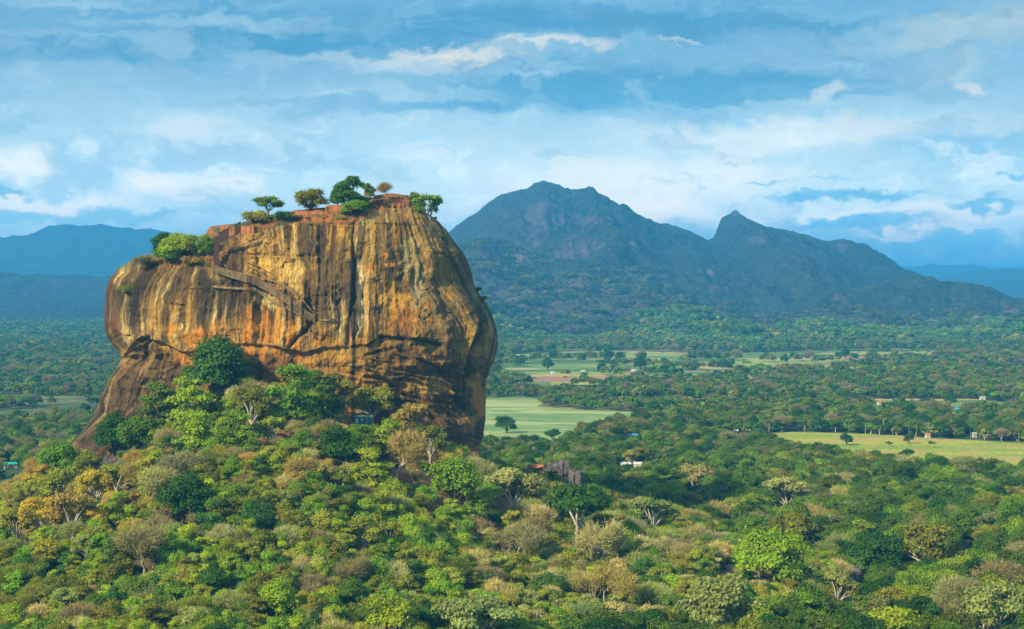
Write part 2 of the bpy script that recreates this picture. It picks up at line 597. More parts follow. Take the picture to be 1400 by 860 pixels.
# colour of the ground itself: red earth and dry grass on the hill, green scrub on the plain
gpx, gpy = CX + F * GX / np.maximum(GY, 1), HY + F * (EYE - GZ) / np.maximum(GY, 1)
nA, nB = fbm(GX / 40, GY / 40, 3), fbm(GX / 300, GY / 300, 9)
plainc = np.array([0.09, 0.13, 0.035])
scrub = np.array([0.24, 0.22, 0.08])
earth = np.array([0.30, 0.145, 0.06])
drygr = np.array([0.20, 0.15, 0.06])
gc = plainc + (scrub - plainc) * ss(nB, -0.2, 0.6)[..., None]
hm = ss(GZ, 3, 16)[..., None]
hc = drygr + (np.array([0.07, 0.075, 0.03]) - drygr) * ss(nA, -0.35, 0.3)[..., None]
gc = gc * (1 - hm) + hc * hm
for ex, ey, rx, ry in [(455, 585, 80, 16), (380, 590, 60, 30), (350, 610, 60, 30), (590, 645, 60, 45), (720, 650, 60, 14), (560, 610, 50, 30), (640, 690, 60, 50), (700, 720, 50, 30)]:
    w = np.exp(-(((gpx - ex) / rx) ** 2 + ((gpy - ey) / ry) ** 2)) * ((GZ > 4) & (GY > 500) & (GY < 1000))
    w = np.clip(w * 1.6 + nA * 0.5 * (w > 0.08), 0, 1)[..., None]
    gc = gc * (1 - w) + earth * w
me = mesh_np('ground', np.stack([GX, GY, GZ], -1).reshape(-1, 3), grid_faces(*GX.shape), [M_GROUND], True, gc.reshape(-1, 3))
ground = link('ground', me)
tag(ground, kind='structure')


# ------------------------------------------------------------------ fields and pond (sheets on the plain)
def gp(px, py):
    D = EYE * F / (py - HY)
    return ((px - CX) / F * D, D)


def inpoly(x, y, poly):
    x = np.asarray(x, float)
    y = np.asarray(y, float)
    c = np.zeros(x.shape, bool)
    n = len(poly)
    for i in range(n):
        x0, y0 = poly[i]
        x1, y1 = poly[(i + 1) % n]
        if y0 == y1:
            continue
        c ^= ((y0 > y) != (y1 > y)) & (x < (x1 - x0) * (y - y0) / (y1 - y0) + x0)
    return c


FIELDS = {}


def sheet(name, pts, m, z, wob=10):
    """polygon sheet with an uneven rim"""
    pts = [gp(*p) for p in pts]
    FIELDS.setdefault(name, []).append(pts)
    rim = []
    n = len(pts)
    for i in range(n):
        a, b = np.array(pts[i]), np.array(pts[(i + 1) % n])
        k = max(1, int(np.hypot(*(b - a)) // 12))
        for j in range(k):
            q = a + (b - a) * j / k
            rim.append((q[0] + wob * fbm(q[0] / 40, q[1] / 40, 21), q[1] + 2 * wob * fbm(q[0] / 40, q[1] / 40, 22), z))
    me = bpy.data.meshes.new(name)
    me.from_pydata(rim, [], [list(range(len(rim)))])
    me.materials.append(m)
    me.update()
    if me.polygons[0].normal.z < 0:
        me.flip_normals()
    o = link(name, me)
    return tag(o, kind='structure')


M_MEADOW, t, b = mat('meadow_grass')
co = t.node('ShaderNodeTexCoord').outputs['Object']
v1 = t.v('MULTIPLY', co, (.6, 1.3, 1))
n1 = t.noise(v1, 0.012, 6, 0.6, 0.6)
n2 = t.noise(co, 0.25, 5, 0.7)
c = t.mix(t.step(n1, 0.45, 0.55), (0.38, 0.37, 0.035), (0.23, 0.32, 0.03))
c = t.mix(t.step(t.noise(v1, 0.02, 5, 0.6, 0.5), 0.53, 0.62), c, (0.45, 0.29, 0.10))
k = t.step(n2, 0.3, 0.7, 0.6, 1.35)
t.put(b.inputs['Base Color'], t.v('MULTIPLY', c, t.comb(k, k, k)))

M_POND, t, b = mat('weedy_pond')
co = t.node('ShaderNodeTexCoord').outputs['Object']
v1 = t.v('MULTIPLY', co, (.5, 1.1, 1))
n1 = t.noise(v1, 0.012, 7, 0.62, 0.8)
n2 = t.noise(v1, 0.05, 6, 0.7)
c = t.mix(t.step(n1, 0.46, 0.56), (0.38, 0.43, 0.13), (0.15, 0.26, 0.05))
c = t.mix(t.step(n2, 0.5, 0.72), c, (0.44, 0.44, 0.18))
t.put(b.inputs['Base Color'], c)
b.inputs['Roughness'].default_value = 0.6
b.inputs['Specular IOR Level'].default_value = 0.15

M_FARM, t, b = mat('small_farm_plots')
co = t.node('ShaderNodeTexCoord').outputs['Object']
vr = t.node('ShaderNodeTexVoronoi', distance='CHEBYCHEV')
t.put(vr.inputs['Vector'], t.v('MULTIPLY', co, (0.006, 0.011, 1)))
vr.inputs['Scale'].default_value = 1.0
rp = t.node('ShaderNodeValToRGB')
rp.color_ramp.interpolation = 'CONSTANT'
cols = [(0.15, 0.25, 0.04), (0.42, 0.33, 0.09), (0.09, 0.16, 0.03), (0.36, 0.18, 0.09), (0.24, 0.34, 0.05), (0.48, 0.36, 0.15), (0.11, 0.21, 0.04), (0.32, 0.34, 0.07)]
while len(rp.color_ramp.elements) < len(cols):
    rp.color_ramp.elements.new(0.5)
for i, c_ in enumerate(cols):
    rp.color_ramp.elements[i].position = i / len(cols)
    rp.color_ramp.elements[i].color = (*c_, 1)
sc_ = t.node('ShaderNodeSeparateColor')
t.put(sc_.inputs[0], vr.outputs['Color'])
t.put(rp.inputs[0], sc_.outputs[0])
k = t.step(t.noise(co, 0.05, 5, 0.7), 0.25, 0.75, 0.7, 1.3)
t.put(b.inputs['Base Color'], t.v('MULTIPLY', rp.outputs[0], t.comb(k, k, k)))

sheet('meadow', [(1000, 599), (1080, 590), (1150, 592), (1210, 596), (1300, 600), (1400, 606), (1520, 610), (1520, 660), (1400, 662), (1300, 652), (1180, 640), (1080, 622)], M_MEADOW, 0.35)
sheet('meadow', [(-40, 664), (30, 652), (75, 652), (80, 668), (60, 690), (-40, 700)], M_MEADOW, 0.36, 4)
sheet('meadow', [(-60, 569), (40, 570), (75, 574), (60, 580), (-60, 579)], M_MEADOW, 0.355)
sheet('meadow', [(1160, 546), (1330, 546), (1400, 552), (1400, 558), (1260, 560), (1130, 556)], M_FARM, 0.357)
sheet('pond', [(560, 553), (620, 547), (700, 543), (742, 545), (738, 556), (800, 561), (860, 563), (915, 568), (905, 577), (850, 584), (800, 596), (780, 612), (740, 618), (560, 618)], M_POND, 0.40, 8)
sheet('farmland', [(680, 486), (760, 481), (860, 480), (960, 484), (1100, 480), (1290, 480), (1330, 486), (1240, 492), (1180, 499), (1150, 512), (1050, 514), (960, 524), (860, 526), (740, 528), (680, 522)], M_FARM, 0.38)
OPEN = FIELDS['meadow'] + FIELDS['pond']
FARM = FIELDS['farmland'][0]


# ------------------------------------------------------------------ hills and mountains
def hill_mat(name, cols, rockc, rocky, tree_scale):
    m, t, b = mat(name)
    co = t.node('ShaderNodeTexCoord').outputs['Object']
    n1 = t.noise(co, 0.0022, 7, 0.65, 0.4)
    n2 = t.noise(co, 0.012, 6, 0.7)
    c = t.mix(t.step(n1, 0.38, 0.62), cols[0], cols[1])
    c = t.mix(t.step(n2, 0.45, 0.68), c, cols[2])
    at = t.node('ShaderNodeAttribute', attribute_name='Col')
    s_ = t.node('ShaderNodeSeparateColor')
    t.put(s_.inputs[0], at.outputs[0])
    rk = t.step(t.m('ADD', s_.outputs[0], t.m('MULTIPLY', t.m('SUBTRACT', t.noise(co, 0.006, 7, 0.7), 0.5), 1.6)), rocky, rocky + 0.25)
    c = t.mix(rk, c, rockc)
    vo = t.node('ShaderNodeTexVoronoi')
    t.put(vo.inputs['Vector'], co)
    vo.inputs['Scale'].default_value = tree_scale
    k = t.step(t.noise(co, tree_scale * 0.8, 3, 0.7), 0.3, 0.7, 0.55, 1.45)
    t.put(b.inputs['Base Color'], t.v('MULTIPLY', c, t.comb(k, k, k)))
    bp = t.node('ShaderNodeBump')
    bp.inputs['Strength'].default_value = 1.0
    bp.inputs['Distance'].default_value = 14.0
    t.put(bp.inputs['Height'], t.m('SUBTRACT', 1.0, vo.outputs['Distance']))
    t.put(b.inputs['Normal'], bp.outputs[0])
    b.inputs['Roughness'].default_value = 0.95
    return m


def hills(name, m, ridge, D, front, back, noise_amp, seed, wav=700, pw=1.25, nx=420, ny=170, rock=()):
    """range whose crest runs along `ridge` (reference directions) at distance D; it falls to the plain at `front`"""
    rx = np.array([(p[0] - CX) / F * D for p in ridge])
    rz = np.array([EYE + (HY - p[1]) / F * D for p in ridge])
    X = np.linspace(rx[0], rx[-1], nx)
    tt = np.r_[np.linspace(0, 1, int(ny * .75)), 1 + np.linspace(0, 1, ny - int(ny * .75) + 1)[1:] ** 1.2]
    XX, TT = np.meshgrid(X, tt)
    yr = D + 0.035 * D * fbm(XX / (wav * 2.2), XX * 0, seed + 3, 3)
    YY = np.where(TT < 1, front + (yr - front) * TT, yr + (back - yr) * (TT - 1))
    H = np.interp(XX, rx, rz) + 2.2 * D / F * fbm(XX / (D * .004), XX * 0, seed + 8, 4)
    up = np.clip(np.where(TT < 1, TT, 2 - TT), 0, 1)
    prof = up ** pw
    # spurs running down the face
    sp_ = ridged(XX / wav + 0.35 * fbm(YY / wav, XX / wav, seed + 5, 3), YY / (wav * 2.4), seed, 6, 0.52)
    cr = 1 - up
    z = H * prof + noise_amp * sp_ * np.minimum(1, cr * 5) * np.minimum(1, up * 3) * (H / H.max())
    z += noise_amp * 0.35 * fbm(XX / (wav * .22), YY / (wav * .22), seed + 40, 5) * np.minimum(1, cr * 6) * np.minimum(1, up * 5)
    z = np.where(up <= 0.001, -3, z)
    ex = np.minimum(1, np.minimum((XX - rx[0]) / (0.05 * (rx[-1] - rx[0])), (rx[-1] - XX) / (0.05 * (rx[-1] - rx[0]))))
    z = z * (0.02 + 0.98 * ss(ex, 0, 1)) if name != 'far' else z
    ppx, ppy = CX + F * XX / YY, HY + F * (EYE - z) / YY
    rk = np.zeros_like(z)
    for (a, b_, c_, d_, s_) in rock:
        rk = np.maximum(rk, s_ * np.exp(-(((ppx - a) / c_) ** 2 + ((ppy - b_) / d_) ** 2)))
    sl = np.abs(np.gradient(z, axis=0)) / (np.abs(np.gradient(YY, axis=0)) + 1e-6)
    rk = rk + 0.55 * ss(sl, 0.45, 1.1)
    me = mesh_np(name, np.stack([XX, YY, z], -1).reshape(-1, 3), grid_faces(*XX.shape), [m], True, np.repeat(rk.reshape(-1, 1), 3, 1))
    o = link('hills', me)
    tag(o, kind='structure')
    return XX, YY, z


M_HILL = hill_mat('forested_mountain', ((0.016, 0.03, 0.018), (0.03, 0.036, 0.024), (0.01, 0.022, 0.012)), (0.062, 0.05, 0.05), 0.42, 0.035)
M_HILLN = hill_mat('forested_foothill', ((0.05, 0.10, 0.03), (0.10, 0.125, 0.04), (0.03, 0.06, 0.02)), (0.17, 0.115, 0.08), 0.6, 0.06)
M_HILLM = hill_mat('brownish_mid_ridge', ((0.04, 0.046, 0.028), (0.068, 0.058, 0.044), (0.024, 0.036, 0.022)), (0.11, 0.075, 0.065), 0.45, 0.04)
M_HILLF = hill_mat('far_blue_hills', ((0.018, 0.035, 0.02), (0.026, 0.04, 0.024), (0.014, 0.026, 0.014)), (0.05, 0.05, 0.04), 1.6, 0.01)

hills('far_range', M_HILLF, [(-400, 395), (-250, 350), (-120, 322), (-40, 326), (0, 322), (30, 318), (55, 306), (75, 305), (100, 306), (125, 304), (150, 309), (175, 311), (195, 310), (220, 316), (260, 322), (330, 334), (420, 360), (520, 394)], 16200, 13600, 19000, 60, 1, 1600, 0.8)
hills('left_plateau', M_HILL, [(-500, 394), (-300, 382), (-100, 377), (0, 377), (50, 376), (100, 379), (160, 383), (300, 388), (450, 394)], 9800, 6900, 11500, 60, 4, 1100, 0.9)
hills('far_right_low', M_HILLF, [(1080, 396), (1200, 364), (1230, 366), (1265, 362), (1290, 364), (1315, 362), (1330, 368), (1400, 367), (1480, 372), (1600, 380), (1800, 394)], 24000, 21000, 27000, 60, 71, 2200, 0.8)
hills('far_right', M_HILLF, [(1150, 395), (1215, 372), (1240, 374), (1290, 382), (1320, 374), (1350, 369), (1375, 370), (1400, 366), (1440, 368), (1520, 362), (1650, 375), (1850, 394)], 17000, 13000, 20000, 70, 12, 1700, 0.8)
MAIN = [(470, 394), (540, 360), (580, 338), (615, 316), (640, 297), (655, 289), (668, 276), (685, 267), (700, 263), (712, 260), (722, 258), (730, 250), (742, 248), (754, 250), (765, 252), (776, 262), (800, 261), (815, 270), (832, 281), (860, 294), (880, 303), (895, 306), (910, 306), (930, 312), (950, 319), (968, 328), (975, 326), (980, 314), (984, 303), (988, 296), (993, 294), (997, 293), (1002, 288), (1007, 288), (1013, 294), (1025, 300), (1038, 306), (1060, 312), (1085, 316), (1098, 321), (1115, 328), (1130, 331), (1142, 327), (1154, 329), (1165, 338), (1185, 351), (1210, 367), (1240, 380), (1270, 392), (1300, 402), (1330, 409), (1400, 416), (1500, 424), (1600, 440)]
hills('main_mountain', M_HILL, MAIN, 8600, 5200, 11000, 150, 31, 750, 1.15, 900, 300, rock=[(735, 300, 22, 28, 1.2), (790, 340, 40, 20, 0.8), (1035, 330, 16, 8, 1.0), (760, 300, 70, 10, .8), (1005, 292, 6, 6, 1.), (1150, 338, 10, 8, .8), (680, 350, 40, 20, .7)])
h3 = hills('mid_ridge', M_HILLM, [(540, 420), (600, 372), (640, 340), (660, 331), (678, 330), (700, 340), (722, 342), (745, 352), (775, 362), (805, 372), (830, 364), (850, 362), (875, 372), (900, 390), (930, 407), (960, 418), (1010, 422), (1060, 412), (1090, 408), (1120, 410), (1150, 420), (1190, 424), (1230, 416), (1270, 420), (1310, 414), (1350, 416), (1400, 420), (1500, 430), (1600, 442)], 6600, 4550, 8000, 95, 52, 480, 1.1, 700, 220,
           rock=[(700, 350, 45, 12, .9), (820, 390, 50, 12, .7), (760, 410, 60, 16, .6), (700, 400, 30, 14, .6)])
h4 = hills('near_hill', M_HILLN, [(780, 478), (810, 462), (845, 445), (880, 433), (905, 428), (930, 426), (950, 431), (975, 440), (1010, 450), (1045, 456), (1080, 446), (1110, 440), (1150, 446), (1200, 452), (1250, 449), (1310, 444), (1350, 440), (1400, 442), (1500, 446), (1600, 460)], 5100, 4050, 6000, 42, 63, 330, 1.0, 520, 150,
           rock=[(925, 437, 26, 10, .9), (928, 476, 10, 6, 1.2)])
h5 = hills('near_hill_left', M_HILLN, [(480, 440), (600, 428), (660, 424), (700, 436), (740, 452), (790, 466), (840, 478)], 5300, 4200, 6400, 40, 74, 330, 1.0, 240, 110)
HILLSETS = [h3, h4, h5]
#@@HILLS_END


# ------------------------------------------------------------------ the great rock
Lp = np.array([(262, 520), (270, 512), (272, 508), (280, 500), (286, 466), (290, 405), (296, 372), (303, 345), (308, 333), (312, 293), (325, 286), (335, 280), (341, 262), (348, 218), (356, 190), (366, 175), (380, 162), (400, 155), (420, 153), (440, 152), (455, 155), (468, 165), (478, 175), (484, 179), (492, 175), (505, 166), (520, 157), (540, 146), (560, 140), (575, 133), (590, 120), (605, 105), (625, 98), (660, 88), (700, 80)], float)
Rp = np.array([(262, 555), (272, 562), (280, 572), (290, 583), (300, 596), (315, 611), (330, 622), (345, 634), (360, 641), (375, 645), (388, 646), (400, 652), (415, 664), (430, 672), (445, 677), (460, 680), (475, 680), (490, 677), (505, 670), (520, 664), (540, 664), (560, 663), (580, 662), (600, 659), (620, 655), (660, 652), (700, 650)], float)
DS = 925.0
MPP = DS / F
# rows: dense steps along the silhouette
ys = np.linspace(268, 690, 4000)
xl, xr = np.interp(ys, Lp[:, 0], Lp[:, 1]), np.interp(ys, Rp[:, 0], Rp[:, 1])
dl = np.sqrt(1 + (np.gradient(xl, ys) * 0.7) ** 2 + (np.gradient(xr, ys) * 0.7) ** 2)
cum = np.r_[0, np.cumsum((dl[1:] + dl[:-1]) / 2)]
NR = 620
yrow = np.interp(np.linspace(0, cum[-1], NR), cum, ys)
XLr, XRr = np.interp(yrow, Lp[:, 0], Lp[:, 1]), np.interp(yrow, Rp[:, 0], Rp[:, 1])
k_ = np.exp(-np.linspace(-2, 2, 9) ** 2)
k_ /= k_.sum()
sm = lambda a: np.convolve(np.pad(a, 4, mode='edge'), k_, 'valid')
XLr, XRr = sm(XLr), sm(XRr)
hd = np.interp(yrow, [268, 272, 280, 290, 300, 310, 322, 345, 380, 420, 450, 470, 500, 540, 600, 690], [16, 20, 30, 42, 52, 58, 60, 64, 69, 73, 75, 75, 74, 74, 76, 80])
NF, NBk = 800, 130
th = np.r_[np.linspace(math.pi, 2 * math.pi, NF, endpoint=False), np.linspace(0, math.pi, NBk, endpoint=False)]
e_ = 2 / 2.7
cx_, sy_ = np.sign(np.cos(th)) * np.abs(np.cos(th)) ** e_, np.sign(np.sin(th)) * np.abs(np.sin(th)) ** e_
# respace the front so that columns are even in x
fx = np.interp(np.linspace(0, 1, NF), np.linspace(0, 1, NF), cx_[:NF])
arc = np.r_[0, np.cumsum(np.hypot(np.diff(cx_[:NF]) * 1.0, np.diff(sy_[:NF]) * 0.75))]
tn = np.interp(np.linspace(0, arc[-1], NF), arc, th[:NF])
th[:NF] = tn
cx_, sy_ = np.sign(np.cos(th)) * np.abs(np.cos(th)) ** e_, np.sign(np.sin(th)) * np.abs(np.sin(th)) ** e_
xc, hw = (XLr + XRr) / 2, (XRr - XLr) / 2
X0 = ((xc - CX)[:, None] + hw[:, None] * cx_[None]) * MPP
Y0 = DS + hd[:, None] * sy_[None]
Z0 = np.repeat((EYE - (yrow - HY) * MPP)[:, None], len(th), 1)
# outward horizontal normal
nxv = np.cos(th) / np.maximum(np.abs(np.cos(th)) ** (2 - e_) * 0 + 1, 1)
nxv = np.sign(np.cos(th)) * np.abs(np.cos(th)) ** (2 - e_) / (hw.mean() * MPP)
nyv = np.sign(np.sin(th)) * np.abs(np.sin(th)) ** (2 - e_) / 75.0
ln = np.hypot(nxv, nyv)
nxv, nyv = nxv / ln, nyv / ln
px = CX + F * X0 / Y0
py = HY + F * (EYE - Z0) / Y0
front = ss(-nyv, 0.05, 0.5)[None] * np.ones_like(px)
# flow coordinate: stains and flutes follow the way water runs over the bulge
rf = np.interp(py, Rp[:, 0], Rp[:, 1])
lf = np.interp(np.maximum(py, 372), Lp[:, 0], Lp[:, 1])
wr = ss(px, 500, 655)
wl = ss(px, 330, 170)
u = px - (rf - 640) * wr - (lf - 160) * wl + 9 * fbm(px / 60, py / 75, 77, 4)
C1x = [100, 178, 188, 200, 230, 254, 300, 321, 345, 380, 415, 447, 500, 522, 578, 605, 640, 700]
C1y = [490, 487, 468, 459, 467, 480, 481, 471, 468, 474, 481, 474, 470, 461, 465, 470, 486, 505]
c1 = np.interp(px, C1x, C1y) + 2.0 * fbm(px / 9, px * 0, 5, 3)
below = py - c1
wmid = 1 - ss(px, 600, 650)
dsp = np.zeros_like(px)
BU = 0.3 + 1.5 * np.clip(fbm(px / 30, px * 0, 71, 3) + .5, 0, 1.2)
# 1 the long undercut
dsp += wmid * np.where(below < 0, BU * np.exp(below / 16), -1.3 * np.exp(-below / 14) * ss(below, 0, 3.5) + BU * (1 - ss(below, 0, 3.5)))
# left mushroom head: deeper underside
wh = ss(px, 260, 180)
dsp += wh * np.where(below > 0, -1.5 * np.exp(-below / 20) * ss(below, 0, 8), 0)
# 2 flutes
fl = fbm(u / 17, py / 150, 101, 4)
fl2 = fbm(u / 5.5, py / 90, 131, 4)
upper = ss(-below, -10, 15)
dsp += (2.7 * fl + 0.35 * fl2 + 1.5 * (ridged(u / 21, py / 150, 151, 4, .55) - .3)) * (0.35 + 0.65 * upper) * (0.35 + 1.3 * vn(px / 46, py / 34, 161))
# left ribs (short rounded ribs on the head)
dsp += 0.7 * ss(px, 300, 230) * upper * (1 - np.abs(np.sin(u / 7.5 + 4 * fbm(u / 30, py / 60, 8, 3)))) * ss(py, 350, 385)
# 3 right-hand folds
rfold = ss(px, 560, 640)
dsp += rfold * 3.4 * ridged((u - 600) / 24 + 0.5 * fbm(px / 60, py / 60, 15, 2), py / 170, 211, 4, 0.5) - rfold * 0.6
# 4 large shapes
dsp += 0.55 * fbm(px / 7, py / 7, 351, 3) + 4.6 * fbm(px / 110, py / 110, 301, 3) + 1.3 * fbm(px / 30, py / 30, 311, 4) * (1 - 0.5 * upper)
dsp += 2.6 * (ridged(px / 85 + .5 * fbm(px / 60, py / 60, 333, 3), py / 62 + .5 * fbm(px / 60, py / 60, 334, 3), 321, 4, .5) - .3) * (0.6 + .4 * (1 - upper))
# 5 bedding on the lower right
bed = py - 0.22 * (px - 520) + 14 * fbm(px / 70, py / 70, 401, 3)
lowr = ss(px, 430, 520) * ss(below, 6, 25)
dsp += lowr * (1.9 * ridged(px / 90, bed / 15, 411, 5, 0.55) + 0.9 * ridged(px / 34, bed / 6, 421, 4) + 1.2 * fbm(px / 16, bed / 10, 423, 4))
lowm = ss(below, 4, 20) * (1 - lowr)
dsp += lowm * (1.6 * ridged(px / 38, py / 34, 431, 5) + .8 * fbm(px / 12, py / 14, 433, 4))
but = ss(px, 260, 200) * ss(below, 4, 16)
dsp += but * (4.2 * ridged(u / 15, py / 130, 441, 4) + .5 * fbm(u / 5, py / 50, 443, 3))


def line(pts, w, depth, shape='groove'):
    """carve a crack or a step along a polyline"""
    global dsp
    p = np.array(pts, float)
    best = np.full(px.shape, 1e9)
    sgn = np.zeros(px.shape)
    for (x0, y0), (x1, y1) in zip(p[:-1], p[1:]):
        dx, dy = x1 - x0, y1 - y0
        tt_ = np.clip(((px - x0) * dx + (py - y0) * dy) / (dx * dx + dy * dy), 0, 1)
        ex, ey = px - x0 - tt_ * dx, py - y0 - tt_ * dy
        d = np.hypot(ex, ey)
        s_ = np.sign(dx * ey - dy * ex)
        sgn = np.where(d < best, s_, sgn)
        best = np.minimum(best, d)
    best_n = best + 1.2 * fbm(px / 6, py / 6, 55, 3)
    if shape == 'groove':
        dsp += -depth * np.exp(-(np.maximum(best_n, 0) / w) ** 2) * front
    else:                                          # step: the side with sgn>0 (below) stands out
        dsp += depth * np.exp(-np.maximum(best_n, 0) / w) * sgn * ss(best, 0, 1.5) * front
    return best


g1 = line([(484, 306), (482, 330), (486, 360), (483, 400), (478, 440), (476, 470)], 3.0, 2.0)
g2 = line([(432, 437), (420, 450), (404, 464), (396, 475)], 2.5, 2.6)
g3 = line([(652, 440), (648, 465), (640, 500), (634, 530), (636, 560)], 4.0, 3.0)
g4 = line([(207, 462), (197, 490), (188, 520), (180, 555), (176, 590)], 3.0, 3.4)
g5 = line([(668, 428), (676, 450), (672, 480), (664, 505)], 2.5, 2.5)
g6 = line([(597, 300), (612, 330), (622, 360), (632, 385), (640, 410)], 2.5, 2.2)
g7 = line([(520, 461), (552, 463), (580, 465), (606, 471)], 2.2, 2.5)
g8 = line([(500, 515), (530, 520), (560, 540), (590, 560), (600, 590)], 2.4, 1.2)
g9 = line([(500, 486), (545, 476), (575, 492), (600, 500), (618, 520), (630, 560)], 2.0, 1.0)
line([(330, 349), (370, 350), (400, 352), (433, 352)], 4.0, 2.0, 'step')
line([(330, 321), (350, 319), (375, 325), (410, 331)], 4.0, 2.0, 'step')
line([(262, 392), (300, 391), (340, 394), (372, 402)], 4.0, 2.0, 'step')
line([(384, 309), (410, 303), (440, 306), (482, 309), (505, 291), (520, 286), (560, 284)], 2.2, 1.3, 'step')
# recessed terraces above the walkway, shelf under it
wk = np.interp(px, [285, 293, 330, 350, 370, 390, 410, 432, 440], [366, 368, 380, 387, 397, 411, 426, 438, 440])
wmk = ss(px, 284, 292) * ss(px, 440, 432)
dw = py - wk
dsp += wmk * (-1.5 * np.exp(-np.maximum(-dw, 0) / 14) * (dw < 0) + 1.1 * np.exp(-np.maximum(dw, 0) / 8) * (dw >= 0))
terr = wmk * (dw < 0) * (dw > -24) * ss(px, 330, 350)
dsp += terr * 0.5 * np.sign(np.sin(dw * 1.2))
crk = ridged(px / 60 + .4 * fbm(px / 20, py / 20, 861, 3), py / 34 + .4 * fbm(px / 20, py / 20, 862, 3), 863, 3, .45)
dsp -= 1.1 * ss(crk, .74, .92) * front
backw = 1 - front
dsp = dsp * (0.25 + 0.75 * front) + backw * 2.5 * fbm(X0 / 20, Z0 / 25, 501, 4)
edge = ss(hw, 30, 60)[:, None]
dsp *= 0.5 + 0.5 * edge
# keep the silhouette where it was measured: damp displacement at the flanks
flank = ss(np.abs(nxv), 0.80, 0.995)[None]
dsp = dsp * (1 - 0.5 * flank)
# top rows: soil mound
topw = ss(yrow, 300, 272)[:, None]
X1 = X0 + nxv[None] * dsp
Y1 = Y0 + nyv[None] * dsp
Z1 = Z0 + 0.5 * fbm(X0 / 6, Y0 / 6, 601, 4) * (0.3 + topw)
#@@ROCK_COLOURS


def lerp(a, b_, w):
    return a + (np.asarray(b_) - a) * w[..., None]


def ell(x, y, rx, ry, n=0.7):
    d = np.sqrt(((px - x) / rx) ** 2 + ((py - y) / ry) ** 2) + n * fbm(px / 7, py / 11, int(x + y) % 97, 4)
    return ss(d, 1.15, 0.55)


OCHRE, TAN, BROWN = (0.60, 0.36, 0.06), (0.36, 0.24, 0.07), (0.135, 0.082, 0.03)
BLACK, CREAMR, ORNG, OLIVE = (0.045, 0.034, 0.024), (0.62, 0.50, 0.25), (0.56, 0.26, 0.03), (0.22, 0.165, 0.065)
sA = fbm(u / 18, py / 220, 701, 6, 0.62)
sB = fbm(u / 9, py / 110, 711, 6, 0.65)
sC = fbm(u / 45, py / 130, 721, 4, 0.6)
sD = fbm(px / 60, py / 60, 731, 4)
colr = np.ones(px.shape + (3,)) * np.array(BROWN)
colr = lerp(colr, TAN, ss(sA + 0.5 * sC, -0.12, 0.22))
colr = lerp(colr, OCHRE, ss(sB + 0.6 * sD, 0.0, 0.25) * 0.85)
colr = lerp(colr, OLIVE, ss(sD + 0.4 * sB, 0.05, 0.35) * ss(px, 430, 560) * 0.7)
calm = ss(fbm(px / 48, py / 40, 751, 4), -0.12, 0.22)
colr = lerp(colr, lerp(np.ones(px.shape + (3,)) * np.array((0.44, 0.29, 0.09)), (0.26, 0.17, 0.07), ss(fbm(px / 12, py / 12, 753, 5), -.2, .3)), calm * .8)
# pale mineral runs
colr = lerp(colr, CREAMR, ss(fbm(u / 6, py / 90, 741, 5, 0.65) + 0.6 * sC, 0.24, 0.42) * 0.75 * upper)
# dark lichen runs that start at ledges
for seed, y0, y1, amt in [(751, 300, 480, 0.95), (761, 350, 480, 0.9), (771, 385, 490, 0.9)]:
    st = y0 + 16 * fbm(u / 6, u * 0, seed, 3)
    ln_ = (y1 - y0) * (0.75 + 0.6 * fbm(u / 5, u * 0, seed + 1, 3))
    on = ss(fbm(u / 13.0, py / 400 + seed, seed + 2, 6, 0.68) + 0.4 * sC, 0.0, 0.20)
    colr = lerp(colr, BLACK, on * ss(py - st, 0, 6) * ss(py - st - ln_, 0, -50) * amt * 0.82)
# zones
low = ss(below, 3, 18)
colr = lerp(colr, BROWN, low * ss(fbm(px / 24, py / 18, 781, 5) + 0.2, -0.3, 0.25) * 0.85)
colr = lerp(colr, BLACK, low * ss(fbm(px / 18, py / 26, 791, 5), 0.06, 0.40) * 0.6)
colr = lerp(colr, (0.42, 0.24, 0.06), low * ss(fbm(px / 40, bed / 9, 793, 5), 0.0, 0.3) * .8)
colr = lerp(colr, ORNG, ss(below, 0, 6) * ss(below, 34, 12) * ss(fbm(u / 8, py / 60, 801, 4), -0.35, 0.15) * ss(px, 225, 255) * ss(px, 470, 380) * 0.9)
colr = lerp(colr, ORNG, ss(below, -34, -8) * ss(below, 4, -2) * ss(fbm(u / 7, py / 40, 811, 4), -0.1, 0.2) * ss(px, 225, 260) * ss(px, 620, 440) * 0.75)
colr = lerp(colr, OCHRE, ss(below, 8, 14) * ss(below, 60, 36) * ss(px, 395, 415) * ss(px, 520, 480) * 0.5)
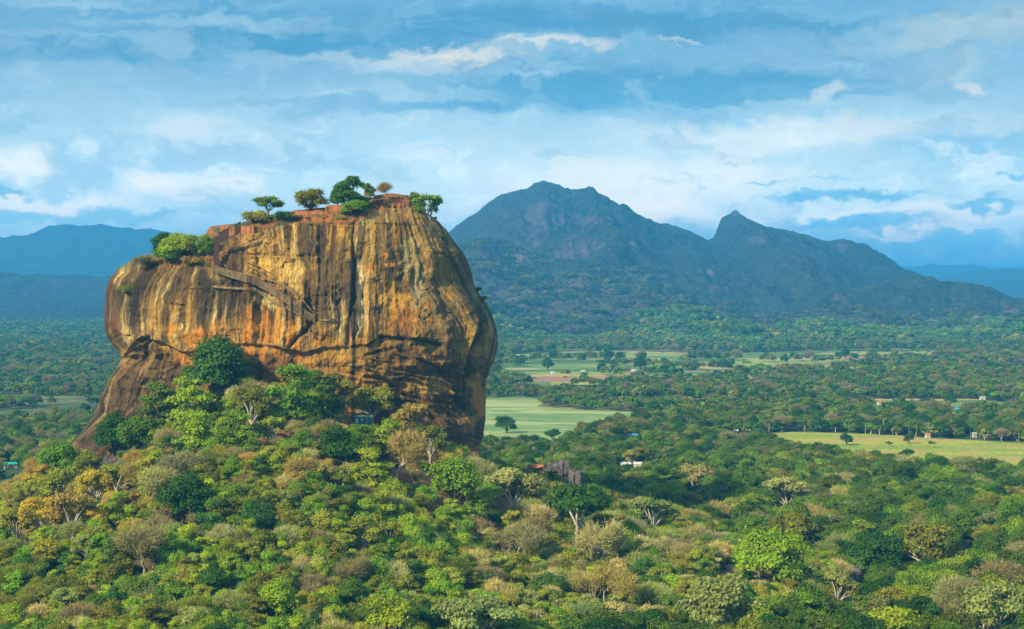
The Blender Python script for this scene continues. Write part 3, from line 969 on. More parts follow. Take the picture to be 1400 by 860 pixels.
for x, y, rx, ry, c_, a_ in [
    (447, 385, 30, 74, (0.16, 0.115, 0.045), 0.55), (596, 410, 34, 60, (0.24, 0.19, 0.085), 0.55), (318, 345, 26, 20, (0.20, 0.13, 0.05), .6), (255, 410, 20, 46, (0.2, 0.13, 0.045), .4), (388, 372, 40, 26, (0.52, 0.34, 0.09), .55), (520, 330, 20, 40, (0.30, 0.2, 0.07), .5), (545, 320, 10, 34, (0.17, 0.10, 0.035), .6), (640, 380, 10, 40, (0.14, 0.095, 0.045), .5), (620, 480, 16, 40, (0.16, 0.12, 0.06), .5),
    (620, 345, 12, 46, (0.13, 0.085, 0.035), .6), (604, 330, 6, 30, TAN, .5), (648, 430, 12, 20, (0.10, 0.075, 0.035), .6), (500, 500, 40, 12, (0.46, 0.27, 0.07), .6), (570, 500, 24, 8, (0.48, 0.28, 0.07), .6), (560, 585, 24, 20, (0.12, .08, .035), .6), (350, 505, 70, 14, (0.14, 0.075, 0.03), .7),
    (655, 548, 11, 34, ORNG, 0.95), (648, 520, 12, 10, OCHRE, 0.7), (526, 350, 7, 4, (0.62, 0.30, 0.09), 1), (534, 362, 7, 4, (0.62, 0.30, 0.09), 1),
    (505, 365, 9, 6, ORNG, 0.7), (560, 430, 30, 26, ORNG, 0.55), (535, 405, 30, 18, OCHRE, 0.7), (240, 448, 12, 9, ORNG, 0.9), (275, 462, 26, 14, ORNG, 0.9), (248, 446, 3, 5, CREAMR, 1),
    (350, 445, 30, 22, ORNG, 0.6), (390, 455, 20, 16, ORNG, 0.5), (300, 450, 14, 16, ORNG, 0.5),
    (405, 376, 18, 30, (0.62, 0.44, 0.16), 0.8), (370, 360, 22, 14, (0.60, 0.40, 0.12), 0.8), (350, 330, 26, 10, (0.5, 0.33, 0.12), 0.7),
    (355, 405, 10, 18, (0.55, 0.47, 0.22), 0.8), (372, 412, 8, 14, (0.55, 0.47, 0.22), 0.8),
    (560, 350, 14, 34, (0.48, 0.40, 0.20), 0.6), (575, 400, 10, 40, (0.5, 0.42, 0.24), 0.6), (600, 360, 10, 40, TAN, 0.5), (500, 300, 16, 10, (0.40, 0.32, 0.15), 0.8),
    (330, 400, 30, 6, BROWN, 0.5), (310, 340, 20, 24, BROWN, 0.6), (425, 392, 12, 40, BROWN, 0.75), (440, 330, 8, 22, BLACK, 0.8), (428, 335, 6, 18, BLACK, 0.6),
    (545, 500, 46, 14, (0.22, 0.13, 0.05), 0.7), (450, 505, 26, 18, (0.42, 0.24, 0.075), 0.8), (590, 530, 30, 14, (0.50, 0.31, 0.10), 0.6), (600, 580, 26, 26, BROWN, 0.7),
    (545, 550, 24, 22, BLACK, 0.4), (620, 600, 20, 30, BROWN, 0.6), (655, 590, 10, 20, BLACK, 0.7), (650, 620, 10, 14, (0.35, 0.16, 0.06), 0.8),
    (660, 400, 12, 26, (0.09, 0.11, 0.03), 0.75), (668, 425, 8, 16, (0.09, 0.11, 0.03), 0.6), (656, 440, 9, 26, BLACK, 0.6), (640, 450, 8, 30, TAN, 0.5),
    (165, 470, 16, 14, BLACK, 0.6), (160, 440, 8, 30, (0.16, 0.075, 0.03), 0.7), (140, 590, 46, 60, (0.10, 0.07, 0.04), 0.85), (175, 560, 30, 50, (0.12, 0.08, 0.04), .8), (165, 520, 14, 30, (0.22, 0.15, 0.08), 0.6), (225, 530, 36, 36, (0.11, 0.066, 0.032), 0.85),  # first ellipse paints the shade under the left head's overhang as black
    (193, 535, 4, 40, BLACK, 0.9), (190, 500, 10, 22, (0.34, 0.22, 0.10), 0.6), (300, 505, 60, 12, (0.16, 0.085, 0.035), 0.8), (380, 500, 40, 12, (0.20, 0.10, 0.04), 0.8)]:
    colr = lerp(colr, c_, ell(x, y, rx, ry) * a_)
# white run and the black ones beside it
colr = lerp(colr, (0.72, 0.62, 0.40), ss(np.abs(px - 493 - 2.5 * fbm(py / 20, px * 0, 3, 2)), 5, 1.5) * ss(py, 350, 366) * ss(py, 462, 440) * ss(sB, -0.6, 0.0))
colr = lerp(colr, (0.60, 0.45, 0.22), ss(np.abs(px - 502 - 2 * fbm(py / 20, px * 0, 4, 2)), 4.5, 1) * ss(py, 362, 372) * ss(py, 462, 430) * 0.7)
colr = lerp(colr, BLACK, ss(np.abs(px - 483 - 2 * fbm(py / 20, px * 0, 5, 2)), 4.5, 1.5) * ss(py, 330, 380) * 0.9)
colr = lerp(colr, BLACK, ss(np.abs(px - 517), 5, 1.5) * ss(py, 366, 390) * ss(py, 462, 430) * 0.6)
crk = ridged(px / 60 + .4 * fbm(px / 20, py / 20, 861, 3), py / 34 + .4 * fbm(px / 20, py / 20, 862, 3), 863, 3, .45)
colr = lerp(colr, BLACK, ss(crk, .80, .95) * .6)
colr = lerp(colr, (0.115, 0.082, 0.045), but * ss(below, 10, 40) * .55)
colr = lerp(colr, (0.34, 0.25, 0.12), but * ss(fbm(u / 5, py / 160, 881, 4), .08, .28) * .7)
colr = lerp(colr, BLACK, but * ss(fbm(u / 6 + 40, py / 140, 883, 4), .10, .30) * .75)
# black colour along the carved seams and the undercut line
for g_, w_ in [(g1, 2.5), (g2, 3), (g3, 4), (g4, 3), (g5, 3), (g6, 2.5), (g7, 2), (g8, 3), (g9, 2.2)]:
    colr = lerp(colr, BLACK, ss(g_, w_, 0.3) * 0.75)
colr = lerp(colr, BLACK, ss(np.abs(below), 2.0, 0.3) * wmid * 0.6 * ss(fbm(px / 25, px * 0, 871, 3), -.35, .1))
# summit soil, grass and brick terraces
soil = fbm(px / 9, py / 5, 821, 4)
edge_y = np.interp(px, [150, 175, 200, 240, 290, 330, 384, 410, 440, 482, 505, 520, 560, 580, 600], [380, 368, 366, 366, 372, 318, 309, 303, 306, 309, 291, 286, 284, 292, 300])
sm_ = ss(py - edge_y + 3 * soil, 2, -2)
soilc = lerp(np.ones(px.shape + (3,)) * np.array((0.36, 0.155, 0.06)), (0.20, 0.15, 0.05), ss(soil, -0.1, 0.3))
soilc = lerp(soilc, (0.10, 0.12, 0.03), ss(fbm(px / 14, py / 9, 831, 4), 0.05, 0.3) * ss(px, 420, 380))
colr = lerp(colr, soilc, sm_ * (1 - 0.75 * ss(px, 300, 270) * ss(py, 345, 372)))
colr = np.clip((colr * np.array([1.10, 1.03, .80])) ** 1.14 * 1.02, 0.01, 0.85)

nv = NR * len(th)
V = np.stack([X1, Y1, Z1], -1).reshape(-1, 3)
Fc = grid_faces(NR, len(th), True)[:, ::-1]
# summit cap: fan of shrinking rings
caps = []
ring0 = V[:len(th)]
ctr = ring0.mean(0) + np.array([0, 0, 1.0])
rings = [ring0 + (ctr - ring0) * f for f in (0.25, 0.5, 0.75, 0.985)]
for q in rings:
    q[:, 2] += 0.4 * fbm(q[:, 0] / 5, q[:, 1] / 5, 641, 3)
capv = np.concatenate(rings)
base = nv
cf = []
prev = np.arange(len(th))
for i in range(len(rings)):
    cur = base + i * len(th) + np.arange(len(th))
    nxt = np.roll(np.arange(len(th)), -1)
    cf.append(np.stack([cur, cur[nxt], prev[nxt], prev], -1)[:, ::-1])
    prev = cur
V = np.concatenate([V, capv])
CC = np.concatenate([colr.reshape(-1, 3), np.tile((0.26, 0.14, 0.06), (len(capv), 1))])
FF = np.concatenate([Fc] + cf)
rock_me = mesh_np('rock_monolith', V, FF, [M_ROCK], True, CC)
rock = link('rock_monolith', rock_me)
tag(rock, 'huge striped ochre rock monolith with sheer overhanging sides rising from the forest', 'rock')
bvh = BVHTree.FromPolygons([Vector(q) for q in V.tolist()], FF.tolist())
_o = Vector((0, 0, EYE))


def rhit(px_, py_):
    """point of the rock seen in a given direction (None if it is missed)"""
    d = Vector(((px_ - CX) / F, 1, (HY - py_) / F)).normalized()
    h = bvh.ray_cast(_o, d)
    return (h[0], h[1]) if h[0] is not None else (None, None)


def rock_top(x, y, z0=400):
    h = bvh.ray_cast(Vector((x, y, z0)), Vector((0, 0, -1)))
    return h[0].z if h[0] is not None else None



# ------------------------------------------------------------------ leaf and wood meshes
def quads_to_mesh(name, cen, nrm, size, tone, m, asp=1.0, extra=None):
    """many small leaf sprays: one rhombus each"""
    n = len(cen)
    nrm = nrm / np.maximum(np.linalg.norm(nrm, axis=1, keepdims=True), 1e-6)
    a = np.cross(nrm, rng.normal(size=(n, 3)))
    a /= np.maximum(np.linalg.norm(a, axis=1, keepdims=True), 1e-6)
    b_ = np.cross(nrm, a)
    s_ = size[:, None]
    v = np.stack([cen - a * s_, cen + b_ * s_ * asp, cen + a * s_, cen - b_ * s_ * asp], 1).reshape(-1, 3)
    f = np.arange(n * 4).reshape(n, 4)
    c = np.repeat(tone, 4, axis=0)
    return mesh_np(name, v, f, [m], False, c)


def lobes_crown(r, style, n_leaf, leaf):
    """foliage: lobes of leaf sprays, crown centred on the trunk top; nominal radius 4 m, height about 8 m"""
    L = []
    if style == 'round':
        for k in range(24):
            t_ = r.uniform(0, 2 * math.pi)
            el = r.uniform(-0.6, 1.0)
            rr = 2.9 * math.sqrt(max(0.05, 1 - max(el, 0) ** 2)) * r.uniform(.7, 1.05)
            L.append((rr * math.cos(t_), rr * math.sin(t_), 4.0 + 2.5 * el + r.uniform(-.4, .4), r.uniform(.75, 1.5), r.uniform(.75, 1.0)))
        L.append((0, 0, 4.2, 2.5, .9))
    elif style == 'flat':
        for k in range(13):
            t_ = r.uniform(0, 2 * math.pi)
            rr = 3.1 * math.sqrt(r.uniform(0.02, 1))
            L.append((rr * math.cos(t_), rr * math.sin(t_), 5.2 - 0.09 * rr * rr + r.uniform(-.9, .35), r.uniform(1.0, 1.7), r.uniform(.32, .5)))
    elif style == 'feather':      # irregular stepped layers
        for k in range(26):
            z = r.uniform(1.2, 7.2)
            rm = 3.0 * math.sqrt(max(0.05, 1 - ((z - 3.2) / 4.2) ** 2))
            t_ = r.uniform(0, 2 * math.pi)
            rr = rm * r.uniform(.35, 1.0)
            L.append((rr * math.cos(t_), rr * math.sin(t_), z, r.uniform(.8, 1.35), r.uniform(.38, .6)))
    elif style == 'tall':
        for k in range(15):
            z = r.uniform(1.6, 8.2)
            rm = 2.2 * math.sqrt(max(0.05, 1 - ((z - 4.5) / 4.3) ** 2))
            t_ = r.uniform(0, 2 * math.pi)
            rr = rm * r.uniform(.2, 1.0)
            L.append((rr * math.cos(t_), rr * math.sin(t_), z, r.uniform(.9, 1.4), r.uniform(.8, 1.1)))
    elif style == 'open':
        for k in range(17):
            t_ = r.uniform(0, 2 * math.pi)
            el = r.uniform(-0.45, 1.0)
            rr = 3.2 * math.sqrt(max(0.05, 1 - max(el, 0) ** 2)) * r.uniform(.6, 1.05)
            L.append((rr * math.cos(t_), rr * math.sin(t_), 4.0 + 2.3 * el, r.uniform(.75, 1.2), r.uniform(.55, .8)))
    elif style == 'bush':
        for k in range(10):
            t_ = r.uniform(0, 2 * math.pi)
            rr = 2.6 * math.sqrt(r.uniform(0, 1))
            L.append((rr * math.cos(t_), rr * math.sin(t_), 1.3 + r.uniform(0, 1.7), r.uniform(1.0, 1.7), r.uniform(.7, 1.0)))
    w = np.array([l[3] ** 2 for l in L])
    cnt = np.maximum(8, (n_leaf * w / w.sum()).astype(int))
    cen, nr, tn_, sz = [], [], [], []
    for (x, y, z, rad, flat), c in zip(L, cnt):
        d = rng.normal(size=(c, 3))
        d /= np.linalg.norm(d, axis=1, keepdims=True)
        d[:, 2] = np.where(d[:, 2] < -0.3, -d[:, 2], d[:, 2])
        rr = rad * rng.uniform(.55, 1.08, (c, 1)) ** 0.6 * (1 + .26 * rng.normal(size=(c, 1)))
        p = d * rr * np.array([1, 1, flat]) + np.array([x, y, z])
        cen.append(p)
        nr.append(d + rng.normal(size=(c, 3)) * 0.55 + np.array([0, 0, .35]))
        lt = r.uniform(.78, 1.22)
        g = lt * rng.uniform(.8, 1.2, (c, 1))
        hue = rng.normal(size=(c, 1)) * 0.06
        tn_.append(np.clip(np.hstack([g * (1 + hue), g, g * (1 - hue)]), .2, 2))
        sz.append(leaf * rng.uniform(.6, 1.3, c))
    # stray sprays between and beyond the lobes
    A_ = np.concatenate(cen)
    k_n = len(A_) // 7
    sel = rng.integers(0, len(A_), k_n)
    m_ = A_.mean(0)
    w_p = m_ + (A_[sel] - m_) * rng.uniform(.6, 1.12, (k_n, 1)) + rng.normal(size=(k_n, 3)) * .28
    cen.append(w_p); nr.append(rng.normal(size=(k_n, 3)) + (w_p - m_) * .4)
    g = rng.uniform(.7, 1.3, (k_n, 1)); tn_.append(np.hstack([g, g, g])); sz.append(leaf * rng.uniform(.6, 1.2, k_n))
    return np.concatenate(cen), np.concatenate(nr), np.concatenate(sz), np.concatenate(tn_), L


def limb_mesh(name, L, m, r, base=0.26, hub=2.6, thick=1.0, top=None):
    mb = MB()
    lean = (r.uniform(-.4, .4), r.uniform(-.4, .4))
    mb.tube([(0, 0, -1.5), (lean[0] * .4, lean[1] * .4, hub * .5), (lean[0], lean[1], hub)], [base * 1.25 * thick, base * thick, base * .8 * thick], 6)
    order = sorted(L, key=lambda l: -l[3])[:9]
    for (x, y, z, rad, fl_) in order:
        mid = (lean[0] + (x - lean[0]) * .45 + r.uniform(-.3, .3), lean[1] + (y - lean[1]) * .45 + r.uniform(-.3, .3), hub + (z - hub) * .55)
        mb.tube([(lean[0], lean[1], hub - .15), mid, (x, y, z)], [base * .6 * thick, base * .4 * thick, base * .12 * thick], 5)
    me = mb.mesh(name, m, True)
    return me


CROWN, TRUNK = {}, {}
for st, nvv in [('round', 4), ('flat', 3), ('feather', 4), ('tall', 2), ('open', 3)]:
    for k in range(nvv):
        r = random.Random(100 * k + len(st))
        cen, nr, sz, tn_, L = lobes_crown(r, st, 7200 if st != 'open' else 5200, 0.205)
        CROWN[(st, k)] = quads_to_mesh('crown', cen, nr, sz, tn_, M_LEAF, 0.75)
        TRUNK[(st, k)] = limb_mesh('trunk', L, M_PALEBARK if st in ('open', 'flat') else M_BARK, r, hub=1.4 if st != 'flat' else 2.2)
for k in range(3):
    r = random.Random(900 + k)
    cen, nr, sz, tn_, L = lobes_crown(r, 'bush', 3000, 0.19)
    CROWN[('bush', k)] = quads_to_mesh('foliage', cen, nr, sz, tn_, M_LEAF, 0.75)
    TRUNK[('bush', k)] = limb_mesh('stem', L, M_BARK, r, base=.12, hub=.6)


def bare_parts(r, spread=1.0, twigs=8000, twig_len=.75):
    """leafless tree: branching limbs plus a haze of fine twigs"""
    mb = MB()
    tips = []

    def grow(p, d, ln_, rad, lv):
        q = p + d * ln_
        mid = p + d * ln_ * .5 + Vector((r.uniform(-1, 1), r.uniform(-1, 1), r.uniform(-.3, .6))) * ln_ * .10
        mb.tube([p, mid, q], [rad, rad * .8, rad * .56], 5 if lv < 2 else 3)
        if lv >= 4:
            tips.append((q, d))
            tips.append((mid, d))
            return
        if lv >= 2:
            tips.append((q, d))
        for k in range(3 if lv < 3 else 2):
            ax = Vector((r.uniform(-1, 1), r.uniform(-1, 1), r.uniform(-.4, .4))).normalized()
            nd = (d + ax * r.uniform(.45, .95) * spread + Vector((0, 0, .14))).normalized()
            grow(q, nd, ln_ * r.uniform(.62, .85), rad * .56, lv + 1)
    grow(Vector((0, 0, -1)), Vector((r.uniform(-.1, .1), r.uniform(-.1, .1), 1)).normalized(), 2.1, .15, 0)
    T = np.array([list(t_[0]) for t_ in tips])
    Dd = np.array([list(t_[1]) for t_ in tips])
    s_ = 8.0 / T[:, 2].max()
    idx = rng.integers(0, len(T), twigs)
    d = Dd[idx] + rng.normal(size=(twigs, 3)) * .8
    d[:, 2] += .3
    d /= np.linalg.norm(d, axis=1, keepdims=True)
    a = T[idx] + rng.normal(size=(twigs, 3)) * .38
    e = a + d * rng.uniform(.5, 1.0, (twigs, 1)) * twig_len
    sd = np.cross(d, rng.normal(size=(twigs, 3)))
    sd /= np.linalg.norm(sd, axis=1, keepdims=True)
    wdt = .022
    v = np.stack([a - sd * wdt, a + sd * wdt, e + sd * wdt * .4, e - sd * wdt * .4], 1).reshape(-1, 3)
    g = rng.uniform(.7, 1.3, (twigs, 1))
    c = np.repeat(np.hstack([g, g, g]), 4, 0)
    sc3 = np.array([s_ * 1.15, s_ * 1.15, s_])
    return mb, mesh_np('twigs', v * sc3, np.arange(twigs * 4).reshape(-1, 4), [M_TWIG], False, c), sc3


for k in range(4):
    r = random.Random(40 + k)
    mb, tw, sc3 = bare_parts(r)
    mb.v = [tuple(np.array(q) * sc3) for q in mb.v]
    CROWN[('bare', k)] = tw
    TRUNK[('bare', k)] = mb.mesh('trunk', M_PALEBARK, True)


def palm_meshes(r):
    mb = MB()
    lx, ly = r.uniform(-.8, .8), r.uniform(-.8, .8)
    mb.tube([(0, 0, -1), (lx * .3, ly * .3, 3), (lx, ly, 9)], [.24, .17, .13], 6)
    tr = mb.mesh('trunk', M_PALEBARK, True)
    v, f, c = [], [], []
    for k in range(18):
        t_ = 2 * math.pi * k / 18 + r.uniform(-.2, .2)
        up = r.uniform(-.25, .9)
        L_ = r.uniform(3.0, 3.9)
        g = r.uniform(.75, 1.25)
        prev = None
        for j in range(6):
            q = j / 5
            rad = L_ * q * (.95 - .15 * q)
            z = 9 + up * rad * .8 - .23 * rad * rad * (0.6 + .4 * q)
            w_ = .55 * math.sin(math.pi * min(1, q * .85 + .12))
            cxp, cyp = lx + rad * math.cos(t_), ly + rad * math.sin(t_)
            px_, py_ = -math.sin(t_) * w_, math.cos(t_) * w_
            n0 = len(v)
            v += [(cxp - px_, cyp - py_, z - .28 * w_), (cxp, cyp, z + .12), (cxp + px_, cyp + py_, z - .28 * w_)]
            c += [(g, g, g)] * 3
            if prev is not None:
                f += [(prev, prev + 1, n0 + 1, n0), (prev + 1, prev + 2, n0 + 2, n0 + 1)]
            prev = n0
    return tr, mesh_np('fronds', v, f, [M_LEAF], False, np.array(c))


for k in range(2):
    TRUNK[('palm', k)], CROWN[('palm', k)] = palm_meshes(random.Random(70 + k))
NVAR = {}
for (st, k) in CROWN:
    NVAR[st] = NVAR.get(st, 0) + 1
# reach of each style in metres (radius, height of crown centre) at scale 1
REACH = {'round': (4.0, 4.1, 7.4), 'flat': (4.3, 4.9, 6.3), 'feather': (3.6, 3.9, 7.8), 'tall': (3.0, 4.9, 9.2), 'open': (4.0, 4.2, 7.4),
         'bush': (3.6, 1.9, 4.2), 'bare': (3.3, 5.0, 8.3), 'palm': (3.6, 8.5, 10.0)}

TONES = {
    'lime green': (0.19, 0.27, 0.025), 'bright green': (0.115, 0.215, 0.022), 'mid green': (0.085, 0.15, 0.026), 'dark green': (0.034, 0.095, 0.018),
    'olive green': (0.13, 0.15, 0.03), 'yellow olive': (0.20, 0.225, 0.04), 'golden yellow': (0.31, 0.27, 0.04), 'orange tan': (0.24, 0.195, 0.07),
    'grey brown': (0.165, 0.16, 0.105), 'pale tan': (0.26, 0.255, 0.14), 'sage green': (0.17, 0.215, 0.09), 'rusty brown': (0.17, 0.085, 0.045),
    'deep green': (0.05, 0.115, 0.027)}
PREFIX = {'round': 'leafy tree', 'flat': 'flat-topped tree', 'feather': 'layered tree', 'tall': 'upright tree', 'open': 'open-crowned tree', 'bush': 'bush', 'bare': 'bare tree', 'palm': 'palm'}
NAME = {'round': 'leafy_tree', 'flat': 'leafy_tree', 'feather': 'leafy_tree', 'tall': 'leafy_tree', 'open': 'leafy_tree', 'bush': 'bush', 'bare': 'bare_tree', 'palm': 'palm_tree'}
CAT = {'leafy_tree': 'tree', 'bush': 'bush', 'bare_tree': 'bare tree', 'palm_tree': 'palm tree'}
CROWN_NAME = {'leafy_tree': 'crown', 'bush': 'foliage', 'bare_tree': 'twigs', 'palm_tree': 'fronds'}


def put_tree(st, x, y, z, s, tint, label, group=None, var=None, sz=1.0, rz=None):
    var = random.randrange(NVAR[st]) if var is None else var
    nm = NAME[st]
    e = thing(nm, label, CAT[nm], (x, y, z), random.uniform(0, 6.28) if rz is None else rz, group)
    e.scale = (s, s, s * sz)
    tr = link('stem' if st == 'bush' else 'trunk', TRUNK[(st, var)], e)
    cr = link(CROWN_NAME[nm], CROWN[(st, var)], e)
    cr['tint'] = [float(q) for q in tint]
    return e


def jit(c, r=None, a=.18):
    r = r or random
    k = 1.55 * r.uniform(1 - a, 1 + a)
    return (c[0] * k * 1.10 * r.uniform(.88, 1.12), c[1] * k, c[2] * k * .62 * r.uniform(.85, 1.15))


# ------------------------------------------------------------------ landmark trees of the photograph
# style, x, y of the crown centre and crown radius in reference pixels, tone, label, height factor
LAND = [
    ('open', 588, 606, 26, 'olive green', 'olive green tree against the dark lower right rock wall', 1.0),
    ('feather', 528, 604, 22, 'lime green', 'lime green tree below the right end of the hut terrace', 1.0),
    ('open', 372, 592, 24, 'yellow olive', 'yellow olive tree in front of the bare red bank left of the round dark tree', 1.0),
    ('feather', 322, 600, 28, 'bright green', 'bright green layered tree below the rounded olive tree', 1.0),
    ('feather', 455, 545, 24, 'olive green', 'olive tree at the rock foot directly left of the hut canopy', 1.0),
    ('round', 190, 600, 26, 'mid green', 'mid green tree between the buttress foot and the lime trees', 1.0),
    ('open', 120, 640, 20, 'olive green', 'olive tree below the dark slab at the buttress foot', 1.0),
    ('open', 160, 655, 24, 'yellow olive', 'yellow olive tree right of the dark slab at the buttress foot', 1.0),
    ('round', 468, 616, 31, 'dark green', 'big round dark green tree on the slope below the small teal hut', .9),
    ('round', 293, 512, 40, 'deep green', 'big dark green tree highest on the slope against the orange rock base', 1.0),
    ('feather', 318, 505, 26, 'mid green', 'mid green layered tree right of the dark tree at the rock base', 1.0),
    ('feather', 262, 560, 30, 'lime green', 'tall lime green layered tree below the dark tree at the rock base', 1.1),
    ('feather', 215, 562, 28, 'mid green', 'spreading green tree against the left buttress of the rock', 1.0),
    ('open', 343, 560, 30, 'olive green', 'rounded olive green tree beside the bare red bank', 1.0),
    ('feather', 400, 546, 34, 'bright green', 'wide bright green tree at the rock foot left of the hut', 1.0),
    ('feather', 432, 540, 26, 'mid green', 'mid green tree against the rock just left of the hut canopy', 1.0),
    ('open', 508, 532, 28, 'yellow olive', 'feathery yellow olive tree behind the teal hut', 1.0),
    ('open', 565, 578, 30, 'orange tan', 'thin orange tan tree at the rock foot right of the hut', 1.0),
    ('bare', 545, 618, 26, 'orange tan', 'bare tree with pale trunk below the hut terrace on the right', 1.1),
    ('bush', 530, 578, 13, 'lime green', 'small lime green bush just right of the hut', 1.0),
    ('round', 156, 588, 26, 'dark green', 'dark green tree clinging to the foot of the left buttress', 1.0),
    ('round', 84, 634, 26, 'bright green', 'bright green tree at the very left foot of the rock', 1.0),
    ('open', 84, 668, 30, 'yellow olive', 'yellow olive tree below the left foot of the rock', 1.0),
    ('open', 130, 668, 26, 'golden yellow', 'golden yellow tree on the left shoulder of the slope', 1.0),
    ('open', 100, 702, 32, 'orange tan', 'thin orange tan tree in the middle of the glowing left slope', 1.0),
    ('open', 55, 706, 30, 'golden yellow', 'golden yellow tree near the left picture edge', 1.0),
    ('open', 20, 720, 26, 'yellow olive', 'yellow olive tree at the left picture edge below the green roofs', 1.0),
    ('bare', 205, 665, 24, 'pale tan', 'pale bare tree on the upper left slope', 1.0),
    ('feather', 165, 700, 20, 'lime green', 'lime green tree left of the big dark tree on the slope', 1.0),
    ('round', 250, 690, 34, 'dark green', 'big dark green tree on the left slope below the buttress', 1.0),
    ('feather', 268, 600, 28, 'lime green', 'lime green tree halfway down the upper left slope', 1.0),
    ('bare', 242, 640, 24, 'grey brown', 'white-limbed bare tree on the slope below the left buttress', 1.0),
    ('bare', 195, 745, 30, 'grey brown', 'grey brown bare tree in the middle of the left slope', 1.0),
    ('open', 700, 672, 40, 'pale tan', 'wide pale straw-coloured tree right of the rock foot', 0.8),
    ('bare', 703, 742, 30, 'grey brown', 'pale tan bare tree on the right shoulder of the slope', 0.9),
    ('bush', 676, 712, 14, 'dark green', 'small dark green bush on the red bank right of the slope', 1.0),
    ('flat', 785, 690, 46, 'dark green', 'broad flat dark green tree below the grey cliff outcrop', 1.1),
    ('round', 376, 828, 28, 'lime green', 'round yellow-green tree near the bottom edge, left of centre', 1.0),
    ('round', 536, 850, 32, 'lime green', 'brightest yellow-green tree at the bottom edge near the centre', 1.0),
    ('flat', 655, 842, 52, 'sage green', 'wide pale sage tree at the bottom edge right of centre', 1.0),
    ('open', 500, 730, 28, 'yellow olive', 'yellow flowering tree in the middle of the slope', 1.0),
    ('feather', 505, 650, 26, 'lime green', 'lime green tree below the round dark tree', 1.0),
    ('round', 620, 668, 34, 'bright green', 'bright green tree at the lower right foot of the rock', 1.0),
    ('bush', 662, 652, 15, 'deep green', 'dark bush against the right foot of the rock', 1.0),
    ('bare', 647, 640, 20, 'pale tan', 'small white-limbed bare tree at the right foot of the rock', 1.0),
    ('open', 890, 705, 32, 'sage green', 'pale sage tree crown in the forest right of the slope', 0.8),
    ('bare', 815, 740, 28, 'pale tan', 'slim bare tree with white trunk right of the slope', 1.2),
    ('round', 845, 752, 26, 'lime green', 'lime green tree on the lower right slope', 0.9),
    ('bare', 825, 800, 30, 'orange tan', 'tan bare tree low on the right slope', 0.9),
    ('open', 1265, 750, 42, 'olive green', 'large pale-limbed spreading tree standing over the right forest', 0.9),
    ('open', 1085, 728, 30, 'olive green', 'grey-limbed tree in the right forest left of the dark one', 0.9),
    ('open', 1146, 806, 26, 'sage green', 'tree with tall white trunk beside the dark boulder', 1.1),
    ('round', 1200, 762, 32, 'dark green', 'dark green tree between the two pale-limbed trees', 1.0),
    ('round', 1060, 770, 42, 'lime green', 'big lime green tree low in the right forest', 1.0),
    ('open', 1075, 676, 34, 'pale tan', 'broad pale buff tree in the middle of the right forest', 0.7),
    ('open', 1000, 700, 20, 'yellow olive', 'yellow olive tree in the middle of the right forest', 1.0),
    ('flat', 1225, 852, 44, 'lime green', 'wide lime green tree at the bottom edge on the right', 1.0),
    ('open', 990, 835, 50, 'sage green', 'big pale sage tree near the bottom edge right of centre', 1.0),
    ('open', 1360, 840, 44, 'sage green', 'pale sage tree in the bottom right corner', 1.0),
    ('open', 950, 655, 26, 'pale tan', 'dull buff tree behind the white-roofed houses', 0.8),
    ('round', 1157, 602, 8, 'dark green', 'lone dark round tree in the yellow-green meadow', 1.0),
    ('flat', 1214, 606, 5, 'mid green', 'tiny lone tree in the meadow right of the dark round one', 1.0),
    ('flat', 1274, 606, 6, 'mid green', 'small lone tree at the far rim of the meadow', 1.0),
    ('round', 1243, 600, 7, 'dark green', 'dark tree at the far rim of the meadow, middle', 1.0),
    ('flat', 756, 594, 12, 'dark green', 'dark umbrella-shaped tree on the near bank of the pond', 1.1),
    ('round', 692, 582, 14, 'dark green', 'dark bushy tree on the near bank of the pond beside the rock', .8),
    ('round', 749, 498, 7, 'dark green', 'dark tree left in the patchwork farmland', 1.2),
    ('round', 875, 498, 9, 'dark green', 'dark round tree in the middle of the farmland', 1.1),
    ('round', 1156, 484, 7, 'dark green', 'round dark tree at the far rim of the farmland on the right', 1.0),
    ('open', 1048, 545, 7, 'rusty brown', 'rusty brown tree in the far forest below the farmland', 1.0),
    ('round', 62, 622, 14, 'rusty brown', 'rusty brown tree on the plain left of the rock foot', .8),
    ('round', 60, 615, 10, 'lime green', 'lime green tree on the plain behind the rusty brown tree', 1.0),
    ('round', 1300, 549, 10, 'dark green', 'dark tree beside the small blue shed', 1.0),
]
placed = []          # world circles already taken
for st, cx0, cy0, rp_, tn__, lab, sz in LAND:
    rad, zc, zt = REACH[st]
    # distance where a tree of that apparent size has its foot on the ground
    gyp = cy0 + rp_ * (zc * sz / rad)
    D = ground_hit(cx0, gyp)
    hp_, _ = rhit(cx0, gyp)
    if hp_ is not None and hp_.y < D + 4:
        D = hp_.y - 4
    s = (0.88 if st == 'bare' else 1.15) * rp_ * D / F / rad
    x = (cx0 - CX) / F * D
    z = float(hfun(x, D))
    put_tree(st, x, D, z - .2, s, jit(TONES[tn__], a=.06), lab, sz=sz)
    placed.append((x, D, s * rad * 0.75))

